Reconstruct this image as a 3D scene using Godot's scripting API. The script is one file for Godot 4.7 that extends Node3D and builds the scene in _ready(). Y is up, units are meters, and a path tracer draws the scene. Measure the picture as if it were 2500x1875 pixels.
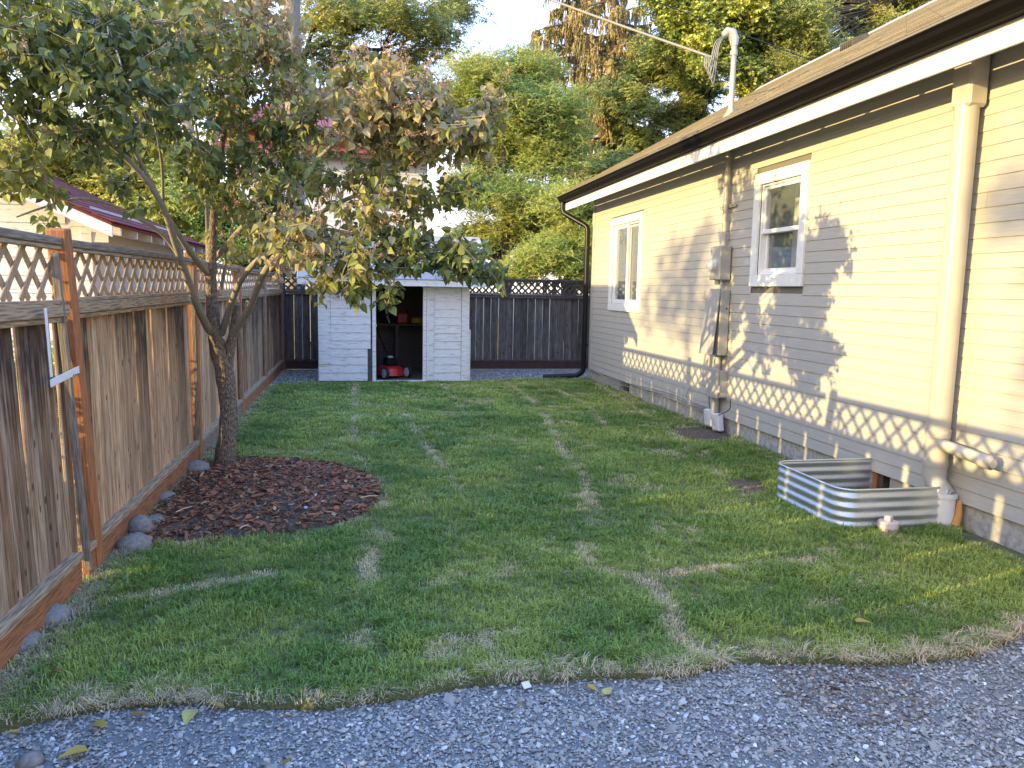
extends Node3D
# A fenced back yard at low evening sun. x runs from the left fence to the house, -z runs down the yard, y is up, metres.

const EYE := Vector3(0, 1.55, 0)
const LENS := 1867.0                     # focal length in pixels of the 2500 x 1875 photograph
var cam_basis: Basis
var rng := RandomNumberGenerator.new()
var mat := {}
var used := {}
var cache := {}

# ---------------------------------------------------------------- small helpers
func rf(a: float, b: float) -> float:
	return rng.randf_range(a, b)

func lin(r: float, g: float, b: float) -> Color:
	return Color(r, g, b).linear_to_srgb()

func ray(px: float, py: float) -> Vector3:
	return cam_basis * Vector3((px - 1250.0) / LENS, -(py - 937.5) / LENS, -1.0)

func on_z(px: float, py: float, z: float) -> Vector3:
	var d := ray(px, py)
	return EYE + d * (z / d.z)

func on_x(px: float, py: float, x: float) -> Vector3:
	var d := ray(px, py)
	return EYE + d * (x / d.x)

func on_ground(px: float, py: float, y := 0.0) -> Vector3:
	var d := ray(px, py)
	return EYE + d * ((y - EYE.y) / d.y)

func numbered(called: String) -> String:
	if not used.has(called):
		used[called] = 0
		return called
	used[called] += 1
	return "%s_%03d" % [called, used[called]]

func tag(o: Node, label: String, category: String, group := "") -> Node:
	o.set_meta("label", label)
	o.set_meta("category", category)
	if group != "":
		o.set_meta("group", group)
	return o

func thing(called: String, label: String, category: String, at := Vector3.ZERO, group := "") -> Node3D:
	var o := Node3D.new()
	o.name = numbered(called)
	o.position = at
	add_child(o)
	tag(o, label, category, group)
	return o

func part(called: String, mesh: Mesh, m: Material, parent: Node, xf := Transform3D.IDENTITY) -> MeshInstance3D:
	var o := MeshInstance3D.new()
	o.name = numbered(called) if parent == self else called
	o.mesh = mesh
	o.material_override = m
	o.transform = xf
	parent.add_child(o, true)
	return o

func struct(called: String, mesh: Mesh, m: Material) -> MeshInstance3D:
	var o := part(called, mesh, m, self)
	o.set_meta("kind", "structure")
	return o

func stuff(called: String, mesh: Mesh, m: Material, xfs: Array, cols: Array, parent: Node = self) -> MultiMeshInstance3D:
	var mm := MultiMesh.new()
	mm.transform_format = MultiMesh.TRANSFORM_3D
	mm.use_colors = true
	mm.mesh = mesh
	mm.instance_count = xfs.size()
	for i in xfs.size():
		mm.set_instance_transform(i, xfs[i])
		mm.set_instance_color(i, cols[i])
	var o := MultiMeshInstance3D.new()
	o.name = numbered(called) if parent == self else called
	o.multimesh = mm
	o.material_override = m
	o.set_meta("kind", "stuff")
	parent.add_child(o, true)
	return o

# ---------------------------------------------------------------- mesh building
class MB:
	var v := PackedVector3Array()
	var n := PackedVector3Array()
	var c := PackedColorArray()
	var u := PackedVector2Array()
	var ix := PackedInt32Array()

	func vert(p: Vector3, nn: Vector3, col: Color, uv := Vector2.ZERO) -> int:
		v.append(p)
		n.append(nn)
		c.append(col)
		u.append(uv)
		return v.size() - 1

	func tri_i(a: int, b: int, d: int) -> void:
		ix.append(a)
		ix.append(d)
		ix.append(b)

	func poly(pts: Array, col := Color.WHITE, uvs := []) -> void:   # counter-clockwise seen from the front
		var nn: Vector3 = (pts[1] - pts[0]).cross(pts[2] - pts[0])
		if nn.length_squared() < 1e-16 and pts.size() > 3:
			nn = (pts[2] - pts[0]).cross(pts[3] - pts[0])
		nn = nn.normalized()
		var f := v.size()
		for k in pts.size():
			vert(pts[k], nn, col, uvs[k] if uvs.size() else Vector2.ZERO)
		for k in range(1, pts.size() - 1):
			tri_i(f, f + k, f + k + 1)

	func out(pts: Array, mid: Vector3, col := Color.WHITE, uvs := []) -> void:   # a face of a convex solid round mid
		var nn: Vector3 = (pts[1] - pts[0]).cross(pts[2] - pts[0])
		var ctr := Vector3.ZERO
		for p in pts:
			ctr += p
		if nn.dot(ctr / pts.size() - mid) < 0.0:
			pts = pts.duplicate()
			pts.reverse()
			if uvs.size():
				uvs = uvs.duplicate()
				uvs.reverse()
		poly(pts, col, uvs)

	func box(size: Vector3, bevel := 0.0, xf := Transform3D.IDENTITY, col := Color.WHITE) -> void:
		var h := size / 2.0
		var b: float = min(bevel, min(h.x, min(h.y, h.z)) * 0.45)
		var mid := xf.origin
		var P := func(s: Vector3, k: int) -> Vector3:
			var q := Vector3(s.x * (h.x - b), s.y * (h.y - b), s.z * (h.z - b))
			q[k] = s[k] * h[k]
			return xf * q
		for k in 3:
			var l := (k + 1) % 3
			var m := (k + 2) % 3
			for sg in [-1.0, 1.0]:
				var pts := []
				for e in [[-1.0, -1.0], [1.0, -1.0], [1.0, 1.0], [-1.0, 1.0]]:
					var s := Vector3.ZERO
					s[k] = sg
					s[l] = e[0]
					s[m] = e[1]
					pts.append(P.call(s, k))
				out(pts, mid, col)
				if b > 0.0:
					for s2 in [-1.0, 1.0]:          # edges between the faces k and l
						var a0 := Vector3.ZERO
						a0[k] = sg
						a0[l] = s2
						a0[m] = -1.0
						var a1 := a0
						a1[m] = 1.0
						out([P.call(a0, k), P.call(a1, k), P.call(a1, l), P.call(a0, l)], mid, col)
		if b > 0.0:
			for x in [-1.0, 1.0]:
				for y in [-1.0, 1.0]:
					for z in [-1.0, 1.0]:
						var s := Vector3(x, y, z)
						out([P.call(s, 0), P.call(s, 1), P.call(s, 2)], mid, col)

	func tube(pts: Array, radii: Array, sides := 8, col := Color.WHITE, rough := 0.0, caps := true) -> void:
		var up := Vector3(0.31, 0.17, 0.93).normalized()
		var rings := []
		var along := 0.0
		for k in pts.size():
			var a: Vector3 = pts[max(k - 1, 0)]
			var b: Vector3 = pts[min(k + 1, pts.size() - 1)]
			var t := (b - a).normalized()
			var x := (up - t * up.dot(t))
			if x.length() < 0.05:
				x = Vector3(1, 0, 0) - t * t.x
			x = x.normalized()
			up = x
			var y := t.cross(x)
			if k > 0:
				along += (pts[k] - pts[k - 1]).length()
			var ring := []
			for s in sides + 1:
				var an := TAU * s / sides
				var d := x * cos(an) + y * sin(an)
				var r: float = radii[k]
				if rough > 0.0:
					r *= 1.0 + rough * (sin(an * 3.0 + along * 7.0) * 0.5 + sin(an * 5.0 - along * 13.0) * 0.35 + sin(an * 2.0 + along * 29.0) * 0.3)
				ring.append(vert(pts[k] + d * r, d, col, Vector2(float(s) / sides, along)))
			rings.append(ring)
		for k in pts.size() - 1:
			for s in sides:
				tri_i(rings[k][s], rings[k][s + 1], rings[k + 1][s + 1])
				tri_i(rings[k][s], rings[k + 1][s + 1], rings[k + 1][s])
		if caps:
			for e in [0, pts.size() - 1]:
				var f := v.size()
				var t: Vector3 = (pts[1] - pts[0]) if e == 0 else (pts[e] - pts[e - 1])
				t = t.normalized() * (-1.0 if e == 0 else 1.0)
				for s in sides:
					vert(v[rings[e][s]], t, col)
				for s in range(1, sides - 1):
					if e == 0:
						tri_i(f, f + s + 1, f + s)
					else:
						tri_i(f, f + s, f + s + 1)

	func lathe(profile: Array, sides := 16, xf := Transform3D.IDENTITY, col := Color.WHITE) -> void:   # profile of Vector2(radius, y), flat-shaded rows
		for k in profile.size() - 1:
			var a: Vector2 = profile[k]
			var b: Vector2 = profile[k + 1]
			var nr := Vector2(b.y - a.y, a.x - b.x).normalized()
			var f := v.size()
			for s in sides + 1:
				var an := TAU * s / sides
				var d := Vector3(cos(an), 0, sin(an))
				var nn := (xf.basis * Vector3(d.x * nr.x, nr.y, d.z * nr.x)).normalized()
				vert(xf * (d * a.x + Vector3(0, a.y, 0)), nn, col)
				vert(xf * (d * b.x + Vector3(0, b.y, 0)), nn, col)
			for s in sides:
				var p := f + s * 2
				tri_i(p, p + 1, p + 3)
				tri_i(p, p + 3, p + 2)

	func commit() -> ArrayMesh:
		var arr := []
		arr.resize(Mesh.ARRAY_MAX)
		arr[Mesh.ARRAY_VERTEX] = v
		arr[Mesh.ARRAY_NORMAL] = n
		arr[Mesh.ARRAY_COLOR] = c
		arr[Mesh.ARRAY_TEX_UV] = u
		arr[Mesh.ARRAY_INDEX] = ix
		var m := ArrayMesh.new()
		m.add_surface_from_arrays(Mesh.PRIMITIVE_TRIANGLES, arr)
		return m

func boxm(size: Vector3, bevel := 0.003) -> ArrayMesh:
	var key := "b%.4f,%.4f,%.4f,%.4f" % [size.x, size.y, size.z, bevel]
	if not cache.has(key):
		var b := MB.new()
		b.box(size, bevel)
		cache[key] = b.commit()
	return cache[key]

func at(p: Vector3, rot := Vector3.ZERO) -> Transform3D:
	return Transform3D(Basis.from_euler(rot), p)

func tubem(pts: Array, r, sides := 10, rough := 0.0) -> ArrayMesh:
	var b := MB.new()
	var rr := []
	for k in pts.size():
		rr.append(r[k] if r is Array else r)
	b.tube(pts, rr, sides, Color.WHITE, rough)
	return b.commit()

func bent(pts: Array, radius := 0.06, steps := 5) -> Array:      # rounds the corners of a polyline
	var res := [pts[0]]
	for k in range(1, pts.size() - 1):
		var a: Vector3 = pts[k - 1]
		var p: Vector3 = pts[k]
		var b: Vector3 = pts[k + 1]
		var r: float = min(radius, min(a.distance_to(p), b.distance_to(p)) * 0.45)
		var s := p + (a - p).normalized() * r
		var e := p + (b - p).normalized() * r
		for i in steps + 1:
			var t := float(i) / steps
			res.append(s.lerp(p, t).lerp(p.lerp(e, t), t))
	res.append(pts[-1])
	return res

func curve(pts: Array, steps := 4) -> Array:                    # Catmull-Rom
	var res := []
	for k in pts.size() - 1:
		var p0: Vector3 = pts[max(k - 1, 0)]
		var p3: Vector3 = pts[min(k + 2, pts.size() - 1)]
		for i in steps:
			res.append((pts[k] as Vector3).cubic_interpolate(pts[k + 1], p0, p3, float(i) / steps))
	res.append(pts[-1])
	return res

# ---------------------------------------------------------------- materials
func plain(key: String, c: Color, rough := 0.7, metal := 0.0) -> StandardMaterial3D:
	var m := StandardMaterial3D.new()
	m.resource_name = key
	m.albedo_color = c
	m.roughness = rough
	m.metallic = metal
	mat[key] = m
	return m

func noise_tex(freq: float, ramp: Array, sd: int, normal := 0.0, size := 512, oct := 5, kind := FastNoiseLite.TYPE_SIMPLEX_SMOOTH) -> NoiseTexture2D:
	var nz := FastNoiseLite.new()
	nz.noise_type = kind
	nz.frequency = freq
	nz.seed = sd
	nz.fractal_octaves = oct
	var t := NoiseTexture2D.new()
	t.width = size
	t.height = size
	t.seamless = true
	t.noise = nz
	if normal > 0.0:
		t.as_normal_map = true
		t.bump_strength = normal
	elif ramp.size():
		var g := Gradient.new()
		var offs := PackedFloat32Array()
		var cols := PackedColorArray()
		for r in ramp:
			offs.append(r[0])
			cols.append(r[1])
		g.offsets = offs
		g.colors = cols
		t.color_ramp = g
	return t

func noisy(key: String, ramp: Array, freq: float, scale: Vector3, rough := 0.8, bump := 0.0, sd := 1, world := true, bump_freq := 0.0) -> StandardMaterial3D:
	var m := plain(key, Color.WHITE, rough)
	m.albedo_texture = noise_tex(freq, ramp, sd)
	m.uv1_triplanar = true
	m.uv1_world_triplanar = world
	m.uv1_scale = scale
	if bump > 0.0:
		m.normal_enabled = true
		m.normal_texture = noise_tex(bump_freq if bump_freq > 0.0 else freq, [], sd + 7, bump)
	return m

func streaks(w: int, h: int, slow: int, freq: float, sd: int) -> PackedByteArray:   # noise stretched along v
	var nz := FastNoiseLite.new()
	nz.noise_type = FastNoiseLite.TYPE_SIMPLEX_SMOOTH
	nz.frequency = freq
	nz.seed = sd
	nz.fractal_octaves = 4
	var im := nz.get_image(w, slow, false, false, true)
	im.resize(w, h, Image.INTERPOLATE_CUBIC)
	im.convert(Image.FORMAT_L8)
	return im.get_data()

# eight weathered boards side by side; pal: [pale, tan, dark, orange], linear
func board_atlas(key: String, pal: Array, stain: Array, sd: int, rough := 0.85) -> StandardMaterial3D:
	var W := 1024
	var H := 512
	var fine := streaks(W, H, 40, 0.09, sd)
	var broad := streaks(W, H, 24, 0.02, sd + 1)
	var run := streaks(W, H, 8, 0.035, sd + 2)
	var blot := FastNoiseLite.new()
	blot.frequency = 0.012
	blot.seed = sd + 3
	var bl := blot.get_image(W, H, false, false, true)
	bl.convert(Image.FORMAT_L8)
	var blots := bl.get_data()
	var bytes := PackedByteArray()
	bytes.resize(W * H * 3)
	var lut := PackedByteArray()
	lut.resize(1024)
	for k in 1024:
		lut[k] = int(clampf(Color(k / 1023.0, 0, 0).linear_to_srgb().r, 0, 1) * 255.0)
	var knots := []
	rng.seed = sd
	for b in 8:
		for k in rng.randi_range(1, 4):
			knots.append([b, b * 128 + rf(20, 108), rf(20, 492), rf(3, 6.5)])
	var o := 0
	for y in H:
		var top := 1.0 - float(y) / H
		for x in W:
			var b := x >> 7
			var i := y * W + x
			var f := fine[i] / 255.0
			var g := broad[i] / 255.0
			var r := run[i] / 255.0
			var q := blots[i] / 255.0
			var tone: float = pal[4][b]
			var k1 := clampf((g - 0.5) * 1.8 + 0.5 + (q - 0.5) * 0.8, 0.0, 1.0)
			var cr: float = lerpf(pal[0].r, pal[1].r, k1)
			var cg: float = lerpf(pal[0].g, pal[1].g, k1)
			var cb: float = lerpf(pal[0].b, pal[1].b, k1)
			# dark run-off below the rail, with ragged streaky ends
			var reach: float = stain[b] * (0.35 + 1.3 * r) + (f - 0.5) * 0.12
			var s := clampf((top - (1.0 - reach)) * 5.0, 0.0, 1.0) * clampf(0.35 + q, 0.0, 1.0)
			var oz := clampf((top - (1.0 - reach * 1.25)) * 6.0, 0.0, 1.0) * clampf((g - 0.52) * 5.0, 0.0, 1.0) * 0.8
			cr = lerpf(lerpf(cr, pal[3].r, oz), pal[2].r, s * 0.9)
			cg = lerpf(lerpf(cg, pal[3].g, oz), pal[2].g, s * 0.9)
			cb = lerpf(lerpf(cb, pal[3].b, oz), pal[2].b, s * 0.9)
			var k2 := tone * (0.42 + 1.16 * f)
			if f < 0.3:
				k2 *= 0.7
			bytes[o] = lut[clampi(int(cr * k2 * 1023.0), 0, 1023)]
			bytes[o + 1] = lut[clampi(int(cg * k2 * 1023.0), 0, 1023)]
			bytes[o + 2] = lut[clampi(int(cb * k2 * 1023.0), 0, 1023)]
			o += 3
	for kn in knots:
		var R := int(kn[3] * 3.2)
		for dy in range(-R, R + 1):
			for dx in range(-R, R + 1):
				var x := int(kn[1]) + dx
				var y := int(kn[2]) + dy
				if x < kn[0] * 128 or x >= kn[0] * 128 + 128 or y < 0 or y >= H:
					continue
				var e := sqrt(pow(dx / kn[3], 2.0) + pow(dy / (kn[3] * 1.2), 2.0))
				if e < 1.35:
					var k3 := 0.45 if e < 1.0 else lerpf(0.5, 1.0, (e - 1.0) / 0.35)
					for ch in 3:
						var j := (y * W + x) * 3 + ch
						bytes[j] = int(bytes[j] * k3)
	var im := Image.create_from_data(W, H, false, Image.FORMAT_RGB8, bytes)
	var m := plain(key, Color.WHITE, rough)
	m.albedo_texture = ImageTexture.create_from_image(im)
	m.heightmap_enabled = false
	return m

# upright weathered board, its face taken from column k of an atlas; cupped edges are chamfered
func board_mesh(w: float, h: float, t: float, k: int, flip := false, v0 := 0.0, v1 := 1.0) -> ArrayMesh:
	var key := "board%.3f,%.3f,%.3f,%d,%s,%.2f,%.2f" % [w, h, t, k, flip, v0, v1]
	if cache.has(key):
		return cache[key]
	var mb := MB.new()
	var b := 0.004
	var u0 := (k + 0.03) / 8.0
	var u1 := (k + 0.97) / 8.0
	if flip:
		var tmp := u0
		u0 = u1
		u1 = tmp
	var hx := w / 2.0
	var ht := t / 2.0
	# outline of the section (x, z), counter-clockwise from above with z towards the front
	var sec := [Vector2(-hx, ht - b), Vector2(-hx + b, ht), Vector2(hx - b, ht), Vector2(hx, ht - b), Vector2(hx, -ht + b), Vector2(hx - b, -ht), Vector2(-hx + b, -ht), Vector2(-hx, -ht + b)]
	for s in 8:
		var a: Vector2 = sec[s]
		var c: Vector2 = sec[(s + 1) % 8]
		var ua: float = lerpf(u0, u1, (a.x + hx) / w)
		var uc: float = lerpf(u0, u1, (c.x + hx) / w)
		if s == 3 or s == 7:
			ua = lerpf(u0, u1, 0.9 if s == 3 else 0.1)
			uc = lerpf(u0, u1, 0.98 if s == 3 else 0.02)
		mb.out([Vector3(a.x, 0, a.y), Vector3(c.x, 0, c.y), Vector3(c.x, h, c.y), Vector3(a.x, h, a.y)], Vector3(0, h / 2, 0), Color.WHITE, [Vector2(ua, v1), Vector2(uc, v1), Vector2(uc, v0), Vector2(ua, v0)])
	for y in [0.0, h]:
		var pts := []
		var uvs := []
		for p in sec:
			pts.append(Vector3(p.x, y, p.y))
			uvs.append(Vector2(lerpf(u0, u1, (p.x + hx) / w), v1 - 0.02 if y == 0.0 else v0 + 0.02))
		mb.out(pts, Vector3(0, h / 2, 0), Color.WHITE, uvs)
	cache[key] = mb.commit()
	return cache[key]

func make_materials() -> void:
	# house
	var m := noisy("siding_paint", [[0.0, lin(0.40, 0.38, 0.345)], [0.5, lin(0.44, 0.42, 0.382)], [1.0, lin(0.475, 0.455, 0.415)]], 0.008, Vector3(1.2, 9.0, 0.6), 0.55, 0.9, 3, true, 0.03)
	m.normal_scale = 0.22
	noisy("beige_paint", [[0.0, lin(0.42, 0.375, 0.31)], [1.0, lin(0.49, 0.445, 0.375)]], 0.01, Vector3(1, 1, 1), 0.45, 0.0, 5)
	noisy("pipe_paint", [[0.0, lin(0.40, 0.37, 0.32)], [1.0, lin(0.47, 0.435, 0.38)]], 0.01, Vector3(1, 1, 1), 0.32, 0.0, 6)
	noisy("white_trim", [[0.0, lin(0.72, 0.72, 0.71)], [1.0, lin(0.82, 0.82, 0.81)]], 0.01, Vector3(2, 2, 2), 0.5, 0.3, 8)
	plain("vinyl", lin(0.80, 0.80, 0.80), 0.35)
	plain("gutter", lin(0.006, 0.0052, 0.0048), 0.6).metallic_specular = 0.2
	plain("gutter_lip", lin(0.16, 0.145, 0.12), 0.4)
	plain("black_metal", lin(0.008, 0.008, 0.009), 0.35).metallic_specular = 0.35
	noisy("box_grey", [[0.0, lin(0.34, 0.325, 0.295)], [1.0, lin(0.42, 0.40, 0.37)]], 0.012, Vector3(3, 3, 3), 0.42, 0.0, 12)
	plain("cable_grey", lin(0.24, 0.235, 0.225), 0.6)
	plain("cable_dark", lin(0.03, 0.03, 0.03), 0.6)
	plain("hole", lin(0.01, 0.01, 0.01), 0.9)
	var g := plain("glass", Color(0.9, 0.95, 0.95, 0.06), 0.02)
	g.transparency = BaseMaterial3D.TRANSPARENCY_ALPHA
	var gm := plain("meter_glass", Color(0.9, 0.92, 0.9, 0.25), 0.05)
	gm.transparency = BaseMaterial3D.TRANSPARENCY_ALPHA
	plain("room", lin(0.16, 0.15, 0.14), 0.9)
	plain("curtain", lin(0.45, 0.47, 0.42), 0.9)
	noisy("concrete", [[0.0, lin(0.24, 0.23, 0.21)], [0.45, lin(0.36, 0.35, 0.33)], [1.0, lin(0.46, 0.45, 0.43)]], 0.02, Vector3(1.3, 1.3, 1.3), 0.92, 3.0, 21)
	for k in 4:
		var t: float = [0.75, 1.0, 1.2, 0.9][k]
		noisy("shingle%d" % k, [[0.0, lin(0.10 * t, 0.085 * t, 0.062 * t)], [0.5, lin(0.19 * t, 0.165 * t, 0.125 * t)], [1.0, lin(0.30 * t, 0.265 * t, 0.20 * t)]], 0.09, Vector3(2, 2, 2), 0.95, 4.0, 30 + k)
		noisy("shed_shingle%d" % k, [[0.0, lin(0.26 * t, 0.25 * t, 0.24 * t)], [0.6, lin(0.40 * t, 0.39 * t, 0.38 * t)], [1.0, lin(0.46 * t, 0.45 * t, 0.44 * t)]], 0.06, Vector3(2, 2, 2), 0.95, 3.0, 34 + k)
		noisy("red_shingle%d" % k, [[0.0, lin(0.11 * t, 0.016 * t, 0.014 * t)], [0.6, lin(0.21 * t, 0.036 * t, 0.032 * t)], [1.0, lin(0.28 * t, 0.07 * t, 0.06 * t)]], 0.06, Vector3(2, 2, 2), 0.9, 3.0, 38 + k)
	# painted wood, worn: grey wood shows where the paint has gone
	for k in 3:
		var m2 := noisy("worn_white%d" % k, [[0.0, lin(0.30, 0.27, 0.24)], [0.17, lin(0.42, 0.41, 0.40)], [0.26, lin(0.62, 0.62, 0.62)], [1.0, lin(0.74, 0.74, 0.73)]], 0.014, Vector3(0.7, 4.0, 4.0), 0.6, 1.2, 50 + k)
		m2.uv1_offset = Vector3(0.13 * k, 0.37 * k, 0.7 * k)
		m2.normal_scale = 0.5
	noisy("bounce_tint_board", [[0.0, lin(0.45, 0.41, 0.34)], [1.0, lin(0.60, 0.56, 0.49)]], 0.014, Vector3(0.7, 4.0, 0.7), 0.7, 1.0, 60)  # garage side wall: warm light bounced off the house, painted into the colour
	# wood
	var pale := [Color(0.52, 0.36, 0.215), Color(0.37, 0.215, 0.108), Color(0.040, 0.026, 0.018), Color(0.36, 0.16, 0.06), [1.05, 0.72, 1.2, 0.88, 1.0, 0.66, 0.92, 1.15]]
	board_atlas("fence_boards", pale, [0.20, 0.36, 0.12, 0.28, 0.08, 0.42, 0.24, 0.15], 101)
	var brown := [Color(0.41, 0.30, 0.20), Color(0.28, 0.155, 0.078), Color(0.030, 0.018, 0.012), Color(0.24, 0.085, 0.03), [1.0, 0.7, 1.15, 0.8, 0.6, 1.0, 0.75, 0.9]]
	board_atlas("stained_boards", brown, [0.5, 0.34, 0.42, 0.6, 0.46, 0.38, 0.55, 0.3], 131)
	var grey := [Color(0.15, 0.13, 0.115), Color(0.09, 0.074, 0.062), Color(0.018, 0.014, 0.013), Color(0.10, 0.03, 0.018), [0.9, 1.05, 0.8, 1.0, 0.72, 1.1, 0.85, 0.95]]
	board_atlas("grey_boards", grey, [0.10, 0.06, 0.14, 0.05, 0.12, 0.08, 0.10, 0.04], 151)
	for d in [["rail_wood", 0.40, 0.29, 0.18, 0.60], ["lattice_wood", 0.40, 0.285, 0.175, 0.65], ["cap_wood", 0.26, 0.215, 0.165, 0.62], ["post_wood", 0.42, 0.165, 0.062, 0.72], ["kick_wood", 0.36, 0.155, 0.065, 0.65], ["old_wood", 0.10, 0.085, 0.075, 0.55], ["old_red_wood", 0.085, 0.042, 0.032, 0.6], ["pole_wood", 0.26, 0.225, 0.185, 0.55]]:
		var c := Color(d[1], d[2], d[3])
		for ax in 3:          # grain along x, y or z
			var sc := Vector3(14, 14, 14)
			sc[ax] = 0.9
			var mm := noisy("%s_%s" % [d[0], "xyz"[ax]], [[0.0, lin(c.r * d[4] * 0.6, c.g * d[4] * 0.6, c.b * d[4] * 0.6)], [0.35, lin(c.r * d[4], c.g * d[4], c.b * d[4])], [0.6, lin(c.r, c.g, c.b)], [1.0, lin(c.r * 1.22, c.g * 1.22, c.b * 1.22)]], 0.012, sc, 0.85, 0.0, 70 + d[0].length()) if ax == 0 else (mat[d[0] + "_x"] as StandardMaterial3D).duplicate()
			mm.uv1_scale = sc
			mat["%s_%s" % [d[0], "xyz"[ax]]] = mm
	# metal and small things
	var gv := noisy("galvanised", [[0.0, lin(0.50, 0.53, 0.56)], [0.5, lin(0.60, 0.63, 0.66)], [1.0, lin(0.70, 0.72, 0.74)]], 0.05, Vector3(3, 3, 3), 0.48, 0.0, 90)
	gv.metallic = 0.85
	plain("white_plastic", lin(0.68, 0.66, 0.65), 0.4)
	plain("pink_plastic", lin(0.62, 0.50, 0.47), 0.5)
	noisy("foam", [[0.0, lin(0.45, 0.20, 0.05)], [1.0, lin(0.68, 0.36, 0.12)]], 0.03, Vector3(6, 6, 6), 0.8, 3.0, 91)
	plain("red_paint", lin(0.42, 0.02, 0.025), 0.3)
	plain("far_glass", lin(0.10, 0.11, 0.12), 0.04)
	plain("red_plastic", lin(0.36, 0.015, 0.03), 0.5)
	plain("yellow_plastic", lin(0.5, 0.28, 0.02), 0.6)
	plain("rubber", lin(0.012, 0.012, 0.012), 0.8)
	plain("hub_grey", lin(0.35, 0.35, 0.35), 0.5)
	plain("black_bag", lin(0.01, 0.01, 0.011), 0.25)
	var rr := noisy("red_metal", [[0.0, lin(0.30, 0.055, 0.06)], [1.0, lin(0.37, 0.085, 0.09)]], 0.01, Vector3(0.5, 0.5, 0.5), 0.4, 0.0, 92)
	rr.metallic = 0.0
	noisy("far_siding", [[0.0, lin(0.62, 0.62, 0.60)], [1.0, lin(0.72, 0.72, 0.70)]], 0.01, Vector3(0.5, 4, 0.5), 0.6, 0.0, 93)
	plain("brown_trim", lin(0.10, 0.05, 0.03), 0.7)
	noisy("cedar", [[0.0, lin(0.16, 0.07, 0.03)], [1.0, lin(0.32, 0.16, 0.08)]], 0.015, Vector3(0.8, 6, 0.8), 0.8, 0.0, 94)
	# stone, soil, plants
	noisy("river_stone", [[0.0, lin(0.10, 0.085, 0.07)], [0.4, lin(0.20, 0.18, 0.155)], [1.0, lin(0.30, 0.275, 0.245)]], 0.02, Vector3(4, 4, 4), 0.75, 1.0, 95)
	noisy("soil", [[0.0, lin(0.05, 0.035, 0.025)], [0.6, lin(0.11, 0.08, 0.058)], [1.0, lin(0.19, 0.145, 0.11)]], 0.05, Vector3(2, 2, 2), 0.97, 6.0, 96)
	noisy("thatch", [[0.0, lin(0.05, 0.06, 0.02)], [0.5, lin(0.10, 0.11, 0.04)], [1.0, lin(0.22, 0.19, 0.09)]], 0.06, Vector3(1.7, 1.7, 1.7), 0.97, 5.0, 97)
	noisy("gravel_bed", [[0.0, lin(0.10, 0.10, 0.102)], [0.5, lin(0.20, 0.20, 0.203)], [1.0, lin(0.30, 0.30, 0.305)]], 0.11, Vector3(3.1, 3.1, 3.1), 0.95, 7.0, 98)
	noisy("earth", [[0.0, lin(0.07, 0.055, 0.04)], [1.0, lin(0.17, 0.145, 0.11)]], 0.03, Vector3(0.7, 0.7, 0.7), 0.97, 4.0, 99)
	for key in ["grass", "stone_chips", "mulch", "petal"]:
		var q := plain(key, Color.WHITE, 0.6 if key == "grass" else 0.85)
		q.vertex_color_use_as_albedo = true
		if key == "grass":
			q.backlight_enabled = true
			q.backlight = Color(0.45, 0.45, 0.45)
	for key in ["leaf", "far_leaf"]:
		var q := plain(key, Color.WHITE, 0.5 if key == "leaf" else 0.6)
		q.vertex_color_use_as_albedo = true
		q.backlight_enabled = true
		q.backlight = Color(0.80, 0.80, 0.6) if key == "leaf" else Color(0.72, 0.72, 0.6)
	var bk := noisy("bark", [[0.0, lin(0.035, 0.026, 0.02)], [0.4, lin(0.13, 0.10, 0.072)], [0.62, lin(0.27, 0.21, 0.155)], [1.0, lin(0.46, 0.37, 0.28)]], 0.03, Vector3(5, 1.6, 5), 0.95, 9.0, 110)
	bk.normal_scale = 2.2
	noisy("smooth_bark", [[0.0, lin(0.15, 0.125, 0.095)], [0.5, lin(0.27, 0.235, 0.18)], [1.0, lin(0.38, 0.34, 0.27)]], 0.03, Vector3(5, 2, 5), 0.85, 3.0, 111)
	noisy("pale_bark", [[0.0, lin(0.26, 0.22, 0.17)], [1.0, lin(0.45, 0.40, 0.33)]], 0.03, Vector3(2, 0.8, 2), 0.9, 2.0, 112)
	noisy("dark_bark", [[0.0, lin(0.05, 0.04, 0.03)], [1.0, lin(0.15, 0.115, 0.085)]], 0.04, Vector3(3, 0.8, 3), 0.95, 4.0, 113)
	noisy("cut_wood", [[0.0, lin(0.50, 0.38, 0.22)], [1.0, lin(0.62, 0.50, 0.33)]], 0.03, Vector3(9, 9, 9), 0.8, 0.0, 114)

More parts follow.
